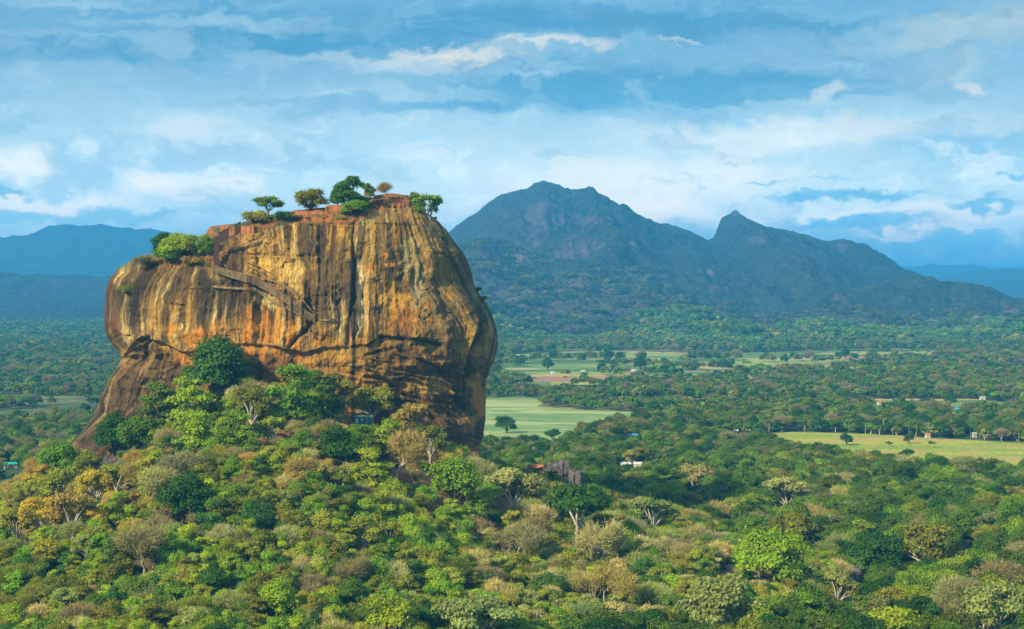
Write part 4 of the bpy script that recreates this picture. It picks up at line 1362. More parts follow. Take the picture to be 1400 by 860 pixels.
# ------------------------------------------------------------------ plants on the rock
ROCKPL = [
    ('flat', 368, 288, 19, 19, 'mid green', 'umbrella-shaped tree with pale trunk on the summit left part', 1.1, 300),
    ('round', 425, 284, 20, 20, 'olive green', 'round olive green tree on the summit edge', .75, 288),
    ('round', 461, 283, 10, 12, 'deep green', 'small dark green tree left of the big summit tree', 1.1, 283),
    ('feather', 480, 280, 22, 18, 'deep green', 'biggest dark green tree on the summit', 1.0, 284),
    ('open', 500, 282, 15, 14, 'mid green', 'mid green tree right of the big summit tree', 1.0, 276),
    ('round', 484, 305, 19, 15, 'bright green', 'bright green bush filling the notch below the summit trees', .7, 306),
    ('bare', 529, 272, 7, 10, 'grey brown', 'thin leafless shrub on the highest soil mound', .8, 274),
    ('round', 567, 282, 10, 9, 'olive green', 'small olive tree at the right summit rim', .9, 280),
    ('open', 588, 300, 22, 17, 'bright green', 'airy bright green tree overhanging the right summit rim', 1.1, 300),
    ('feather', 227, 344, 15, 15, 'dark green', 'dark layered tree on the left ledge of the rock', .78, 350),
    ('round', 245, 350, 22, 15, 'lime green', 'lime green tree in the middle of the left ledge', .95, 352),
    ('open', 268, 348, 21, 17, 'yellow olive', 'olive bush behind the stairway on the left ledge', .85, 350),
    ('round', 277, 352, 11, 12, 'bright green', 'bright green bush beside the iron stairway', 1.0, 352),
    ('bush', 232, 360, 17, 10, 'bright green', 'low green bush at the front of the left ledge', .8, 360),
    ('bush', 212, 362, 9, 7, 'orange tan', 'dry orange grass clump on the left ledge', .8, 362),
    ('bush', 262, 366, 14, 7, 'orange tan', 'dry scrub at the front of the left ledge', .8, 366),
    ('bare', 190, 366, 8, 8, 'grey brown', 'leafless grey shrub on the far left shoulder of the rock', .7, 370),
    ('bush', 173, 402, 11, 9, 'olive green', 'olive bush growing out of the left rock face', .8, 402),
    ('bush', 386, 304, 13, 10, 'deep green', 'dark bush on the left end of the brick terraces', .9, 306),
    ('bush', 352, 312, 18, 7, 'yellow olive', 'dry olive scrub on the terrace above the stairway', .7, 314),
    ('bush', 408, 299, 12, 4, 'orange tan', 'dry grass tuft on the brick terrace', .5, 300),
    ('bush', 606, 326, 6, 5, 'dark green', 'tiny dark bush on the right rim of the rock', .8, 328),
    ('bush', 660, 412, 7, 12, 'olive green', 'green plants in the gully of the right flank', .8, 412),
    ('bush', 654, 398, 6, 7, 'deep green', 'small dark plants high in the right flank gully', .8, 398)]
for i, (st, cx0, by, rw, rh, tn__, lab, sz, ry_) in enumerate(ROCKPL):
    p, nrm_ = rhit(cx0, ry_)
    k = 0
    while p is None and k < 60:
        k += 1
        p, nrm_ = rhit(cx0 if cx0 < 560 else cx0 - k * .5, ry_ + k * .5)
    if p is None:
        continue
    # step back on to the shelf behind the brink
    if nrm_.z < .5 and ry_ < 380:
        for b_ in (3, 5, 8, 11):
            zt_ = rock_top(p.x * (1 + b_ / p.y), p.y + b_, p.z + 14)
            if zt_ is not None and abs(zt_ - p.z) < 6:
                p = Vector((p.x * (1 + b_ / p.y), p.y + b_, zt_))
                break
    rad, zc, zt = REACH[st]
    s = (1.12 if by < 310 and ry_ < 310 else 1.3) * rw * p.y / F / rad
    put_tree(st, p.x, p.y, p.z - .3 - (.13 * zt * s if st not in ('flat', 'bush', 'bare') else 0), s, jit(TONES[tn__], a=.05), lab, sz=sz * min(1.4, 1.15 * rh / rw if st != 'bush' else 1.0) if st != 'flat' else sz)

rs_ = random.Random(77)
RIM = [(x_, np.interp(x_, [150, 175, 200, 240, 290, 330, 384, 410, 440, 482, 505, 520, 560, 580, 600], [380, 366, 362, 360, 360, 314, 305, 299, 300, 306, 288, 282, 280, 288, 300])) for x_ in range(168, 600, 7)]
for x_, y_ in RIM:
    if 288 < x_ < 332 or rs_.random() < .2:
        continue
    y2 = y_ + rs_.uniform(-9, 3)
    p, nrm_ = rhit(x_, y2)
    if p is None:
        p, nrm_ = rhit(x_, y2 + 8)
    if p is None:
        continue
    tn__ = rs_.choice(['olive green', 'orange tan', 'yellow olive', 'mid green', 'grey brown', 'orange tan'])
    left_ = x_ < 300
    put_tree('bush', p.x, p.y + .6, p.z - .4, rs_.uniform(2.0, 4.6) * p.y / F / 3.6, jit(TONES[tn__], rs_), f"low {tn__} scrub on the {'left shoulder' if left_ else 'summit rim'} of the rock",
             f"low scrub on the {'left shoulder' if left_ else 'summit rim'}", sz=rs_.uniform(.6, 1.1))

# ------------------------------------------------------------------ stairway, walkway and walls on the rock
def path_on_rock(pts, n=40, off=1.0):
    """points on the cliff along a polyline, pushed out and smoothed"""
    p = np.array(pts, float)
    d = np.r_[0, np.cumsum(np.hypot(*np.diff(p, axis=0).T))]
    q = np.stack([np.interp(np.linspace(0, d[-1], n), d, p[:, 0]), np.interp(np.linspace(0, d[-1], n), d, p[:, 1])], 1)
    out = []
    for a_, b_ in q:
        h, _ = rhit(a_, b_)
        if h is None:
            continue
        out.append([a_, b_, h.y])
    out = np.array(out)
    Y = out[:, 2].copy()
    for k in range(3):
        Yp = np.pad(Y, 3, mode='edge')
        Y = np.minimum(Y, np.convolve(Yp, np.ones(7) / 7, 'valid'))
    Y -= off
    return np.stack([(out[:, 0] - CX) / F * Y, Y, EYE + (HY - out[:, 1]) / F * Y], 1)


def wall_strip(mb, line_, h0, h1, th_):
    """upright wall following a line; h0/h1 below and above it"""
    L_ = [Vector(q) for q in line_]
    for a_, b_ in zip(L_[:-1], L_[1:]):
        d = (b_ - a_)
        nrm_ = Vector((d.y, -d.x, 0)).normalized()
        if nrm_.y > 0:
            nrm_ = -nrm_
        f0, f1 = a_ + nrm_ * th_ / 2, b_ + nrm_ * th_ / 2
        g0, g1_ = a_ - nrm_ * th_ / 2, b_ - nrm_ * th_ / 2
        up, dn = Vector((0, 0, h1)), Vector((0, 0, -h0))
        mb.quad(f0 + dn, f1 + dn, f1 + up, f0 + up)
        mb.quad(g1_ + dn, g0 + dn, g0 + up, g1_ + up)
        mb.quad(f0 + up, f1 + up, g1_ + up, g0 + up)
        mb.quad(f1 + dn, f0 + dn, g0 + dn, g1_ + dn)


wl_ = path_on_rock([(293, 370), (310, 376), (330, 382), (350, 388), (370, 399), (390, 412), (410, 427), (431, 440)], 44, 1.6)
t_ = thing('cliff_walkway', 'long sloping walkway with a brown plastered wall crossing the rock face', 'walkway', tuple(wl_[0]))
o_ = Vector(wl_[0])
L0 = wl_ - wl_[0]
mb = MB(); wall_strip(mb, L0, .7, 2.7, .4); mb.build('parapet_wall', M_WALKWALL, t_)
mb = MB()
back = L0 + np.array([0, 1.9, 0])
for i in range(len(L0) - 1):
    a_, b_, c__, d_ = L0[i], L0[i + 1], back[i + 1], back[i]
    for z_ in (-.52, -.75):
        mb.quad(*(q + np.array([0, 0, z_]) for q in (a_, b_, c__, d_)))
mb.build('walkway_floor', M_STONE, t_)
mb = MB()
up = L0 + np.array([0, .35, 2.76])
for i in range(0, len(L0) - 1, 2):
    mb.bar(up[i], up[i] + np.array([0, 0, 1.0]), .12)
mb.tube(list(up + np.array([0, 0, 1.0])), .07, 4)
mb.build('railing', M_RUST, t_)

for pts, lab in [
    ([(345, 366), (354, 370), (366, 382), (382, 387), (400, 398), (415, 412), (432, 432)], 'curving stone parapet of the terrace above the walkway'),
    ([(318, 372), (345, 378), (372, 392), (400, 411), (428, 433)], 'lower stone terrace edge just above the walkway'),
    ([(345, 392), (360, 404), (372, 413), (388, 418), (408, 430), (424, 438)], 'crumbling stone ledge wall just below the walkway'),
    ([(292, 392), (312, 394), (336, 395)], 'short stone ledge wall left below the walkway'),
    ([(432, 437), (445, 438), (462, 437)], 'short stone wall where the walkway ends at the right')]:
    q = path_on_rock(pts, 26, .5)
    mb = MB()
    wall_strip(mb, q - q[0], .35, .55, .5)
    o = mb.build('stone_wall', M_STONE, None, loc=tuple(q[0]))
    tag(o, lab, 'stone wall')

# iron stairway: shaft at the walkway's start, then a caged flight up to the left terrace
Ys = min(rhit(a_, b_)[0].y for a_, b_ in [(294, 362), (300, 350), (300, 340), (306, 340), (314, 335), (325, 330), (330, 322), (296, 368)] if rhit(a_, b_)[0] is not None) - 2.6


def S(px_, py_, dy=0.0):
    Y = Ys + dy
    return np.array([(px_ - CX) / F * Y, Y, EYE + (HY - py_) / F * Y])


s0 = S(296, 368)
M_FRAME = M_RUST
t_ = thing('iron_stairway', 'rust-brown iron stairway with caged sides climbing to the summit', 'stairway', tuple(s0))
J = lambda *a_: S(*a_) - s0
for x_, y0_, y1_ in [(292.5, 368, 322), (299, 368, 318), (306, 342, 314), (313, 340, 309), (321, 336, 304), (329, 330, 303)]:
    for dy in (0, 2.2):
        fr = MB(); fr.bar(J(x_, y0_, dy), J(x_, y1_, dy), .30 if x_ < 300 else .24); fr.build('post', M_RUST, t_)
for dy in (0, 2.2):
    for a_, b_, w_ in [((292.5, 322), (329, 303), .42), ((299, 333), (329, 316), .25), ((299, 342), (320, 340), .22), ((292.5, 345), (299, 345), .22), ((292.5, 334), (299, 334), .22), ((292.5, 356), (299, 356), .22)]:
        st_ = MB(); st_.bar(J(*a_, dy), J(*b_, dy), w_); st_.build('rail', M_RUST, t_)
for k in range(14):
    x_, y_ = 299 + 29 * k / 13, 338 - 20 * k / 13
    c_ = (J(x_, y_, 0) + J(x_, y_, 2.2)) / 2
    sp_ = MB(); sp_.box(c_, (.75, 2.2, .10)); sp_.build('step', M_RUST, t_)
for k in range(12):
    c_ = (J(293 + 6 * (k % 2), 366 - 3.4 * k, 0) + J(293 + 6 * (k % 2), 366 - 3.4 * k, 2.2)) / 2
    sp_ = MB(); sp_.box(c_ + np.array([.9, 0, 0]), (1.8, 2.0, .10)); sp_.build('step', M_RUST, t_)
for k in range(16):
    x_ = 300 + 28 * k / 15
    cg = MB(); cg.bar(J(x_, 338 - 20 * (x_ - 299) / 29, -.05), J(x_, 319 - 16 * (x_ - 299) / 30, -.05), .09); cg.build('cage_bar', M_RUST, t_)
for k in range(12):
    cg = MB(); cg.bar(J(292.5, 366 - 3.7 * k, -.05), J(299, 366 - 3.7 * k, -.05), .09); cg.build('cage_bar', M_RUST, t_)
# sheet-metal side panels
cg = MB(); cg.quad(J(293, 366, .02), J(298.5, 366, .02), J(298.5, 322, .02), J(293, 324, .02)); cg.build('side_panel', M_RUST, t_)
cg = MB(); cg.quad(J(299, 334, -.02), J(313, 326, -.02), J(313, 311, -.02), J(299, 318.5, -.02)); cg.build('side_panel', M_RUST, t_)
cg = MB(); cg.quad(J(321.5, 321, -.02), J(329, 317, -.02), J(329, 303.5, -.02), J(321.5, 306.5, -.02))
cg.build('side_panel', M_RUST, t_)
# lamp mast by the stair head
p_, _ = rhit(332, 312)
if p_ is not None:
    mb = MB(); mb.tube([(0, 0, -.5), (0, 0, 6.2)], [.10, .06], 6); mb.box((0, -.2, 6.2), (.3, .5, .15))
    o = mb.build('lamp_mast', M_RUST, None, loc=(J(325, 303)[0] + s0[0], p_.y + .6, EYE + (HY - 310) / F * p_.y))
    tag(o, 'thin mast rising beside the top of the iron stairway', 'mast')

# ruined brick terraces on the summit
def brick_wall(pts, h_up, label, m, th_=1.0, off=.3, drop=2.0):
    q = path_on_rock(pts, 14, off)
    if len(q) < 2:
        return
    mb = MB()
    n = len(q)
    rel = q - q[0]
    for i in range(n - 1):
        hh = h_up * (1 + .25 * fbm(np.array([i * .6]), np.array([q[0][0]]), 5, 2)[0])
        wall_strip(mb, rel[i:i + 2], drop, hh, th_)
    # close the ends
    for q_ in (rel[0], rel[-1]):
        mb.box((q_[0], q_[1], (h_up - drop) / 2 + q_[2]), (th_ * .9, th_ * .96, h_up + drop))
    o = mb.build('brick_wall', m, None, loc=tuple(q[0]))
    tag(o, label, 'brick wall')


brick_wall([(344, 306), (356, 301), (372, 300), (386, 299)], 2.1, 'dark old brick retaining wall behind the umbrella tree', M_BRICKDARK)
brick_wall([(330, 314), (338, 314), (346, 313)], 1.6, 'low red brick wall beside the stair head', M_BRICK)
brick_wall([(392, 294), (410, 292), (430, 291), (447, 292)], .8, 'long low red brick terrace edge left of the summit trees', M_BRICK)
brick_wall([(446, 289), (452, 286), (470, 287), (478, 289)], 2.2, 'red brick wall below the big summit tree', M_BRICK)
brick_wall([(503, 285), (512, 279), (522, 277)], 1.6, 'dark brick wall stepping up to the highest mound', M_BRICKDARK)
brick_wall([(524, 277), (540, 276), (558, 277)], 1.3, 'red brick parapet along the highest part of the summit', M_BRICK)

# person on the summit
pp, _ = rhit(551, 275)
if pp is not None:
    zt_ = rock_top(pp.x, pp.y + 2)
    e = thing('person', 'person in dark clothes standing at the highest part of the summit', 'person', (pp.x, pp.y + 2, (zt_ or pp.z)))
    bm_v = [(0, 0, .92), (0, 0, 1.15), (0, 0, 1.42), (0, 0, 1.52), (0, 0, 1.66), (.10, 0, .88), (.12, -.02, .48), (.12, 0, .06), (-.10, 0, .88), (-.12, -.02, .48), (-.12, 0, .06),
            (.20, 0, 1.40), (.25, 0, 1.12), (.27, -.06, .88), (-.20, 0, 1.40), (-.25, 0, 1.12), (-.27, -.06, .88), (.12, -.16, .04), (-.12, -.16, .04)]
    bm_e = [(0, 1), (1, 2), (2, 3), (3, 4), (0, 5), (5, 6), (6, 7), (0, 8), (8, 9), (9, 10), (2, 11), (11, 12), (12, 13), (2, 14), (14, 15), (15, 16), (7, 17), (10, 18)]
    rr = [.15, .15, .15, .06, .11, .10, .07, .05, .10, .07, .05, .06, .05, .035, .06, .05, .035, .04, .04]
    me_ = bpy.data.meshes.new('body')
    me_.from_pydata(bm_v, bm_e, [])
    M_CLOTH = plain_mat('dark_cloth', (.05, .04, .05))
    me_.materials.append(M_CLOTH)
    bo = link('body', me_, e)
    bo.modifiers.new('skin', 'SKIN')
    sk = me_.skin_vertices[0] if me_.skin_vertices else None
    if sk is None:
        bpy.context.view_layer.objects.active = bo
    for i, q in enumerate(rr):
        if sk:
            sk.data[i].radius = (q, q * .8)
    bo.modifiers.new('sub', 'SUBSURF').levels = 1

# ------------------------------------------------------------------ hut on the rock's foot terrace
M_TEAL = plain_mat('teal_painted_metal', (.03, .17, .15), .2, 1.5, .5)
M_GREYROOF = plain_mat('grey_roof_sheet', (.30, .36, .34), .25, 1.0, .5)
M_WHITE = plain_mat('white_paint', (.56, .56, .53), .12, 1.0, .6)
M_DARK = plain_mat('dark_opening', (.16, .13, .11), .1)
M_CANVAS = plain_mat('olive_canvas', (.30, .33, .18), .2)
M_REDROOF = plain_mat('clay_tile_roof', (.48, .15, .07), .25, 1.0)
M_BLUEROOF = plain_mat('blue_roof_sheet', (.08, .30, .62), .15, 1.0, .5)
M_GREENROOF = plain_mat('green_roof_sheet', (.03, .42, .28), .15, 1.0, .5)
M_PINKW = plain_mat('pink_plaster', (.55, .30, .24), .15, 1.0)
Dh = 834.0
xh = (496 - CX) / F * Dh
zh = float(hfun(xh, Dh)) + 1.2
mm = Dh / F
t_ = thing('hut', 'small teal metal hut with grey roof on the red terrace at the rock foot', 'hut', (xh, Dh, zh))
mb = MB(); mb.box((0, 0, 1.7), (7.0, 3.6, 3.6)); mb.box((2.0, -.1, 1.55), (3.6, 3.7, 3.0)); mb.build('wall', M_TEAL, t_)
mb = MB()
mb.quad((-3.8, -2.2, 3.45), (1.6, -2.2, 3.45), (1.6, 2.0, 4.5), (-3.8, 2.0, 4.5)); mb.quad((-3.8, -2.2, 3.3), (1.6, -2.2, 3.3), (1.6, 2.0, 4.35), (-3.8, 2.0, 4.35)); mb.quad((-3.8, -2.2, 3.3), (1.6, -2.2, 3.3), (1.6, -2.2, 3.45), (-3.8, -2.2, 3.45))
mb.quad((1.5, -2.3, 3.0), (4.1, -2.3, 3.0), (4.1, 2.0, 3.7), (1.5, 2.0, 3.7)); mb.build('roof', M_GREYROOF, t_)
mb = MB(); mb.box((-2.5, -1.83, 1.5), (.9, .06, 1.9)); mb.build('door', M_WHITE, t_)
mb = MB(); mb.box((-.3, -1.83, 2.0), (.8, .06, 1.0)); mb.build('window', M_WHITE, t_)
mb = MB(); mb.box((.4, 0, -1.2), (8.6, 4.6, 2.5)); mb.build('foundation', M_STONE, t_)
t_ = thing('canopy', 'arched olive canvas canopy over the left end of the teal hut', 'canopy', (xh - 2.2, Dh - .5, zh))
mb = MB()
pr = [(-4.6 + 9.2 * k / 10, 4.6 + 1.2 * math.sin(math.pi * k / 10)) for k in range(11)]
for (x0, z0), (x1, z1) in zip(pr[:-1], pr[1:]):
    mb.quad((x0, -2.6, z0), (x1, -2.6, z1), (x1, 2.6, z1), (x0, 2.6, z0))
mb.build('cover', M_CANVAS, t_)
for x0 in (-4.4, 4.3):
    for y0 in (-2.4, 2.4):
        mb = MB(); mb.bar((x0, y0, -.5), (x0, y0, 4.7), .16); mb.build('post', M_PALEBARK, t_)

# ------------------------------------------------------------------ houses on the plain
def house(px_, py_, w_px, rz, roofm, wallm, label, h=2.9, dep=.6, pitch=.33):
    D = EYE * F / (py_ - HY)
    w_ = w_px * D / F
    d = max(4.0, w_ * dep)
    x = (px_ - CX) / F * D
    t_ = thing('house', label, 'house', (x, D, float(hfun(x, D))), rz)
    mb = MB(); mb.box((0, 0, h / 2 - .3), (w_, d, h + .6)); mb.build('wall', wallm, t_)
    rh = d * pitch
    e = .5
    mb = MB()
    A, B_ = (-w_ / 2 - e, -d / 2 - e, h - .15), (w_ / 2 + e, -d / 2 - e, h - .15)
    Cc, Dd_ = (w_ / 2 + e, d / 2 + e, h - .15), (-w_ / 2 - e, d / 2 + e, h - .15)
    E, G = (-w_ / 2 - e, 0, h + rh), (w_ / 2 + e, 0, h + rh)
    for dz in (0, .18):
        z_ = lambda q: (q[0], q[1], q[2] + dz)
        mb.quad(z_(A), z_(B_), z_(G), z_(E)); mb.quad(z_(Cc), z_(Dd_), z_(E), z_(G))
    mb.build('roof', roofm, t_)
    for sx_ in (-1, 1):
        g = MB(); xx = sx_ * (w_ / 2 - .02)
        g.quad((xx, -d / 2, h + .0), (xx, d / 2, h + .0), (xx, 0.01, h + rh - .1), (xx, -.01, h + rh - .1)); g.build('gable', wallm, t_)
    mb = MB(); mb.box((0, -d / 2 - .03, 1.05), (1.0, .08, 2.1)); mb.build('door', M_DARK, t_)
    for sx_ in (-1, 1):
        if w_ > 6:
            mb = MB(); mb.box((sx_ * w_ * .3, -d / 2 - .03, 1.6), (1.1, .08, 1.0)); mb.build('window', M_DARK, t_)
    return (px_, py_, w_px, D)


HOUSES = [house(*a_) for a_ in [
    (865, 600, 12, .1, M_BLUEROOF, M_BLUEROOF, 'house with bright blue roof among trees below the pond'),
    (855, 640, 13, .3, M_WHITE, M_WHITE, 'larger white-roofed house among trees right of the grey outcrop'),
    (872, 640, 10, -.2, M_WHITE, M_WHITE, 'white-roofed house just right of the larger white one'),
    (895, 637, 4, 0, M_WHITE, M_WHITE, 'tiny white shed right of the two white-roofed houses'),
    (1205, 554, 10, .15, M_REDROOF, M_WHITE, 'white house with orange tiled roof at the meadow strip'),
    (17, 640, 12, .4, M_GREENROOF, M_PINKW, 'larger house with sea-green roof at the left edge'),
    (4, 641, 8, 0, M_GREENROOF, M_WHITE, 'smaller sea-green roof at the left picture edge'),
    (135, 492, 4, 0, M_WHITE, M_WHITE, 'tiny white house on the far left plain beside the rock'),
    (797, 510, 5, .2, M_WHITE, M_WHITE, 'small white house in the left farmland'),
    (866, 509, 6, -.1, M_WHITE, M_WHITE, 'small white house in the middle farmland'),
    (846, 517, 5, .2, M_REDROOF, M_PINKW, 'small red-roofed house in the middle farmland'),
    (755, 512, 5, .1, M_WHITE, M_WHITE, 'small pale house at the left end of the farmland'),
    (1029, 521, 6, 0, M_WHITE, M_WHITE, 'small pale house at the right end of the farmland'),
    (1268, 599, 6, 0, M_REDROOF, M_WHITE, 'small white house behind the meadow'),
    (1332, 598, 5, 0, M_GREYROOF, M_WHITE, 'small white house behind the meadow near the right edge'),
    (1308, 563, 5, 0, M_BLUEROOF, M_BLUEROOF, 'tiny blue shed at the far meadow strip'),
    (1343, 547, 7, 0, M_GREYROOF, M_WHITE, 'grey-roofed house in the far right forest'),
    (1006, 594, 5, 0, M_WHITE, M_WHITE, 'tiny white house left of the meadow'),
    (1341, 474, 8, .2, M_REDROOF, M_PINKW, 'pink house at the foot of the far right hills')]]

# ------------------------------------------------------------------ outcrops and boulders
M_GREYROCK, t, b = mat('grey_streaked_rock')
co = t.node('ShaderNodeTexCoord').outputs['Object']
n1 = t.noise(t.v('MULTIPLY', co, (1, 1, .2)), .8, 6, .7)
c = t.mix(t.step(n1, .42, .6), (.04, .034, .034), (.19, .17, .155))
t.put(b.inputs['Base Color'], c)
bp = t.node('ShaderNodeBump'); bp.inputs['Distance'].default_value = 1.2
t.put(bp.inputs['Height'], t.noise(co, .6, 7, .7)); t.put(b.inputs['Normal'], bp.outputs[0])
M_ORROCK = plain_mat('orange_rock', (.46, .20, .075), .4, .5)
M_PALEROCK = plain_mat('pale_rock', (.42, .33, .26), .3, .5)


def boulder(px_, py_, w_px, h_px, m, label, seed, name='boulder', boxy=.5, D=None):
    D = D or ground_hit(px_, py_)
    w_, h_ = w_px * D / F / 2, h_px * D / F
    x = (px_ - CX) / F * D
    nu, nv_ = 36, 26
    U, Vv = np.meshgrid(np.linspace(0, 2 * np.pi, nu, endpoint=False), np.linspace(-np.pi / 2, np.pi / 2, nv_))
    ex = 1 - boxy * .55
    pw_ = lambda a_: np.sign(a_) * np.abs(a_) ** ex
    X, Y, Z = pw_(np.cos(Vv)) * pw_(np.cos(U)), pw_(np.cos(Vv)) * pw_(np.sin(U)), pw_(np.sin(Vv))
    dd = 1 + .22 * fbm(X * 1.7 + seed, Y * 1.7 + Z * 1.3, seed, 4) + .12 * ridged(X * 2 + Y * 2 + seed, Z * .8, seed + 5, 3)
    v = np.stack([X * dd * w_, Y * dd * w_ * .8, Z * dd * h_ * .62 + h_ * .42], -1).reshape(-1, 3)
    me = mesh_np(name, v, grid_faces(nv_, nu, True), [m], True)
    z = EYE - (py_ - HY) / F * D
    o = link(name, me, None, (x, D, z))
    tag(o, label, 'rock')
    placed.append((x, D, w_ * 1.0))
    return D


OUT = []
Do = boulder(756, 644, 26, 11, M_GREYROCK, 'sloping grey slab at the left of the cliff outcrop', 3, 'rock_outcrop', .6, 905)
boulder(772, 648, 16, 18, M_GREYROCK, 'upper grey streaked cliff block of the right outcrop', 9, 'rock_outcrop', .9, 897)
boulder(787, 664, 18, 19, M_GREYROCK, 'lower grey streaked cliff block of the right outcrop', 14, 'rock_outcrop', .9, 887)
boulder(735, 640, 26, 6, M_ORROCK, 'flat orange rock shelf left of the grey outcrop', 21, 'rock_outcrop', .4, 915)
boulder(650, 642, 10, 24, M_ORROCK, 'upright orange rock stump at the right foot of the monolith', 25, 'boulder', .8, 862)
boulder(1168, 797, 20, 22, M_GREYROCK, 'dark rounded boulder in a clearing of the right forest', 31, 'boulder', .3)
boulder(999, 782, 13, 10, M_PALEROCK, 'pale boulder in the forest right of the slope', 37, 'boulder', .3)
boulder(994, 788, 8, 6, M_PALEROCK, 'small pale boulder touching the larger pale one', 39, 'boulder', .3)
boulder(1322, 745, 9, 7, M_PALEROCK, 'pale boulder in the right forest near the picture edge', 41, 'boulder', .3)
boulder(155, 640, 44, 14, M_GREYROCK, 'low dark slab at the foot of the left buttress', 43, 'boulder', .4, 852)
boulder(929, 478, 11, 7, M_PINKW, 'pinkish bare rock patch at the foot of the near hill', 47, 'boulder', .3)
KEEPCLEAR = [(h[0], h[1], h[2] * .5 + 3, h[3], 5) for h in HOUSES] + [
    (495, 580, 18, Dh, 19), (775, 665, 30, 880, 30), (735, 643, 14, 915, 7), (650, 642, 7, 862, 12), (1168, 800, 11, ground_hit(1168, 797), 16),
    (999, 785, 9, ground_hit(999, 782), 8), (1322, 747, 6, ground_hit(1322, 745), 6), (155, 640, 18, 852, 8)]
KEEPCLEAR += [(l[1], l[2] + l[3] * .6, l[3] * .7, -1, l[3] * 1.0) for l in LAND]

# ------------------------------------------------------------------ the forest
TL = list(TONES)


def zone_mix(px_, py_, D, r):
    """style and tone drawn from what that part of the photograph shows"""
    hill = D < 1000 and hfun((px_ - CX) / F * D, D) > 5
    q = r.random()
    if hill:
        if px_ < 330 and 640 < py_ < 745 and px_ + (py_ - 640) * .6 < 260:      # glowing left slope
            return ('open', r.choice(['golden yellow', 'orange tan', 'yellow olive', 'yellow olive', 'olive green'])) if q < .7 else (('feather', 'lime green') if q < .85 else ('bare', 'orange tan'))
        if py_ < 620 and px_ < 330:
            return ('feather', r.choice(['lime green', 'bright green', 'mid green', 'yellow olive', 'olive green'])) if q < .8 else ('bush', 'mid green')
        if py_ < 690 and 330 < px_ < 660:
            if q < .35:
                return ('bush', r.choice(['olive green', 'orange tan', 'yellow olive', 'mid green', 'bright green', 'lime green']))
            if q < .55:
                return ('bare', r.choice(['orange tan', 'pale tan', 'grey brown']))
            if q < .7:
                return ('open', r.choice(['yellow olive', 'orange tan', 'olive green']))
            return (r.choice(['feather', 'round']), r.choice(['lime green', 'bright green', 'mid green', 'olive green']))
        if px_ > 650:
            if q < .16:
                return ('bare', r.choice(['pale tan', 'grey brown', 'sage green', 'grey brown']))
            if q < .5:
                return ('open', r.choice(['sage green', 'yellow olive', 'olive green', 'pale tan']))
            return (r.choice(['feather', 'round', 'flat']), r.choice(['lime green', 'bright green', 'mid green', 'olive green', 'yellow olive', 'deep green']))
        if q < .12:
            return ('bare', r.choice(['grey brown', 'grey brown', 'sage green', 'pale tan', 'olive green']))
        if q < .28:
            return ('open', r.choice(['olive green', 'sage green', 'yellow olive', 'bright green']))
        if q < .40:
            return ('bush', r.choice(['olive green', 'mid green', 'bright green']))
        return (r.choice(['feather', 'feather', 'round', 'tall']), r.choice(['lime green', 'lime green', 'lime green', 'bright green', 'bright green', 'yellow olive', 'mid green', 'olive green', 'olive green', 'deep green']))
    if D < 1300:
        if q < .05:
            return ('bare', r.choice(['grey brown', 'pale tan', 'sage green']))
        if q < .17:
            return ('open', r.choice(['sage green', 'olive green', 'yellow olive', 'mid green']))
        if q < .32 and px_ > 1000 and D > 1020:
            return ('palm', 'mid green')
        return (r.choice(['round', 'round', 'flat', 'feather']), r.choice(['bright green', 'bright green', 'mid green', 'mid green', 'mid green', 'deep green', 'dark green', 'lime green']))
    if q < .05:
        return ('bare', 'grey brown')
    if q < .20:
        return ('palm', r.choice(['mid green', 'olive green']))
    if q < .28:
        return ('open', r.choice(['olive green', 'sage green', 'yellow olive']))
    return (r.choice(['round', 'round', 'flat']), r.choice(['mid green', 'mid green', 'deep green', 'deep green', 'dark green', 'olive green', 'bright green']))


def scatter(d0, d1, sp, half):
    """jittered grid in the view's wedge (wider than the frame)"""
    ys_ = np.arange(d0, d1, sp * .87)
    P_ = []
    for j, y in enumerate(ys_):
        xs_ = np.arange(-half * y, half * y, sp) + (j % 2) * sp / 2
        P_.append(np.stack([xs_, np.full(len(xs_), y)], 1))
    P_ = np.concatenate(P_)
    return P_ + rng.uniform(-.42, .42, P_.shape) * sp


cand = []
# hill and near plain
Pn = scatter(520, 1020, 6.3, .40)
Hn = hfun(Pn[:, 0], Pn[:, 1])
on_hill = Hn > 3.5
pick = on_hill | (rng.random(len(Pn)) < .42)
Pn, Hn, on_hill = Pn[pick], Hn[pick], on_hill[pick]
# never inside the rock: test against its base outline
bx0, bx1 = (np.interp(640, Lp[:, 0], Lp[:, 1]) - CX) * MPP, (np.interp(640, Rp[:, 0], Rp[:, 1]) - CX) * MPP
ins = (np.abs((Pn[:, 0] - (bx0 + bx1) / 2) / ((bx1 - bx0) / 2 + 1)) ** 2.7 + np.abs((Pn[:, 1] - DS) / 84) ** 2.7) < 1
Pn, Hn, on_hill = Pn[~ins], Hn[~ins], on_hill[~ins]
Pp = np.concatenate([scatter(1020, 1700, 9.5, .38), scatter(1700, 2600, 12.5, .36), scatter(2600, 4300, 16, .36)])
Hp = hfun(Pp[:, 0], Pp[:, 1])


def open_ground(x, y):
    o = np.zeros(len(x), bool)
    for poly in OPEN:
        o |= inpoly(x, y, poly)
    return o


keep = ~open_ground(Pp[:, 0], Pp[:, 1])
farm = inpoly(Pp[:, 0], Pp[:, 1], FARM)
hedge = (fbm(Pp[:, 0] / 90, Pp[:, 1] / 130, 900, 3) > .22) | (rng.random(len(Pp)) < .02)
keep &= ~farm | (hedge & (rng.random(len(Pp)) < .40))
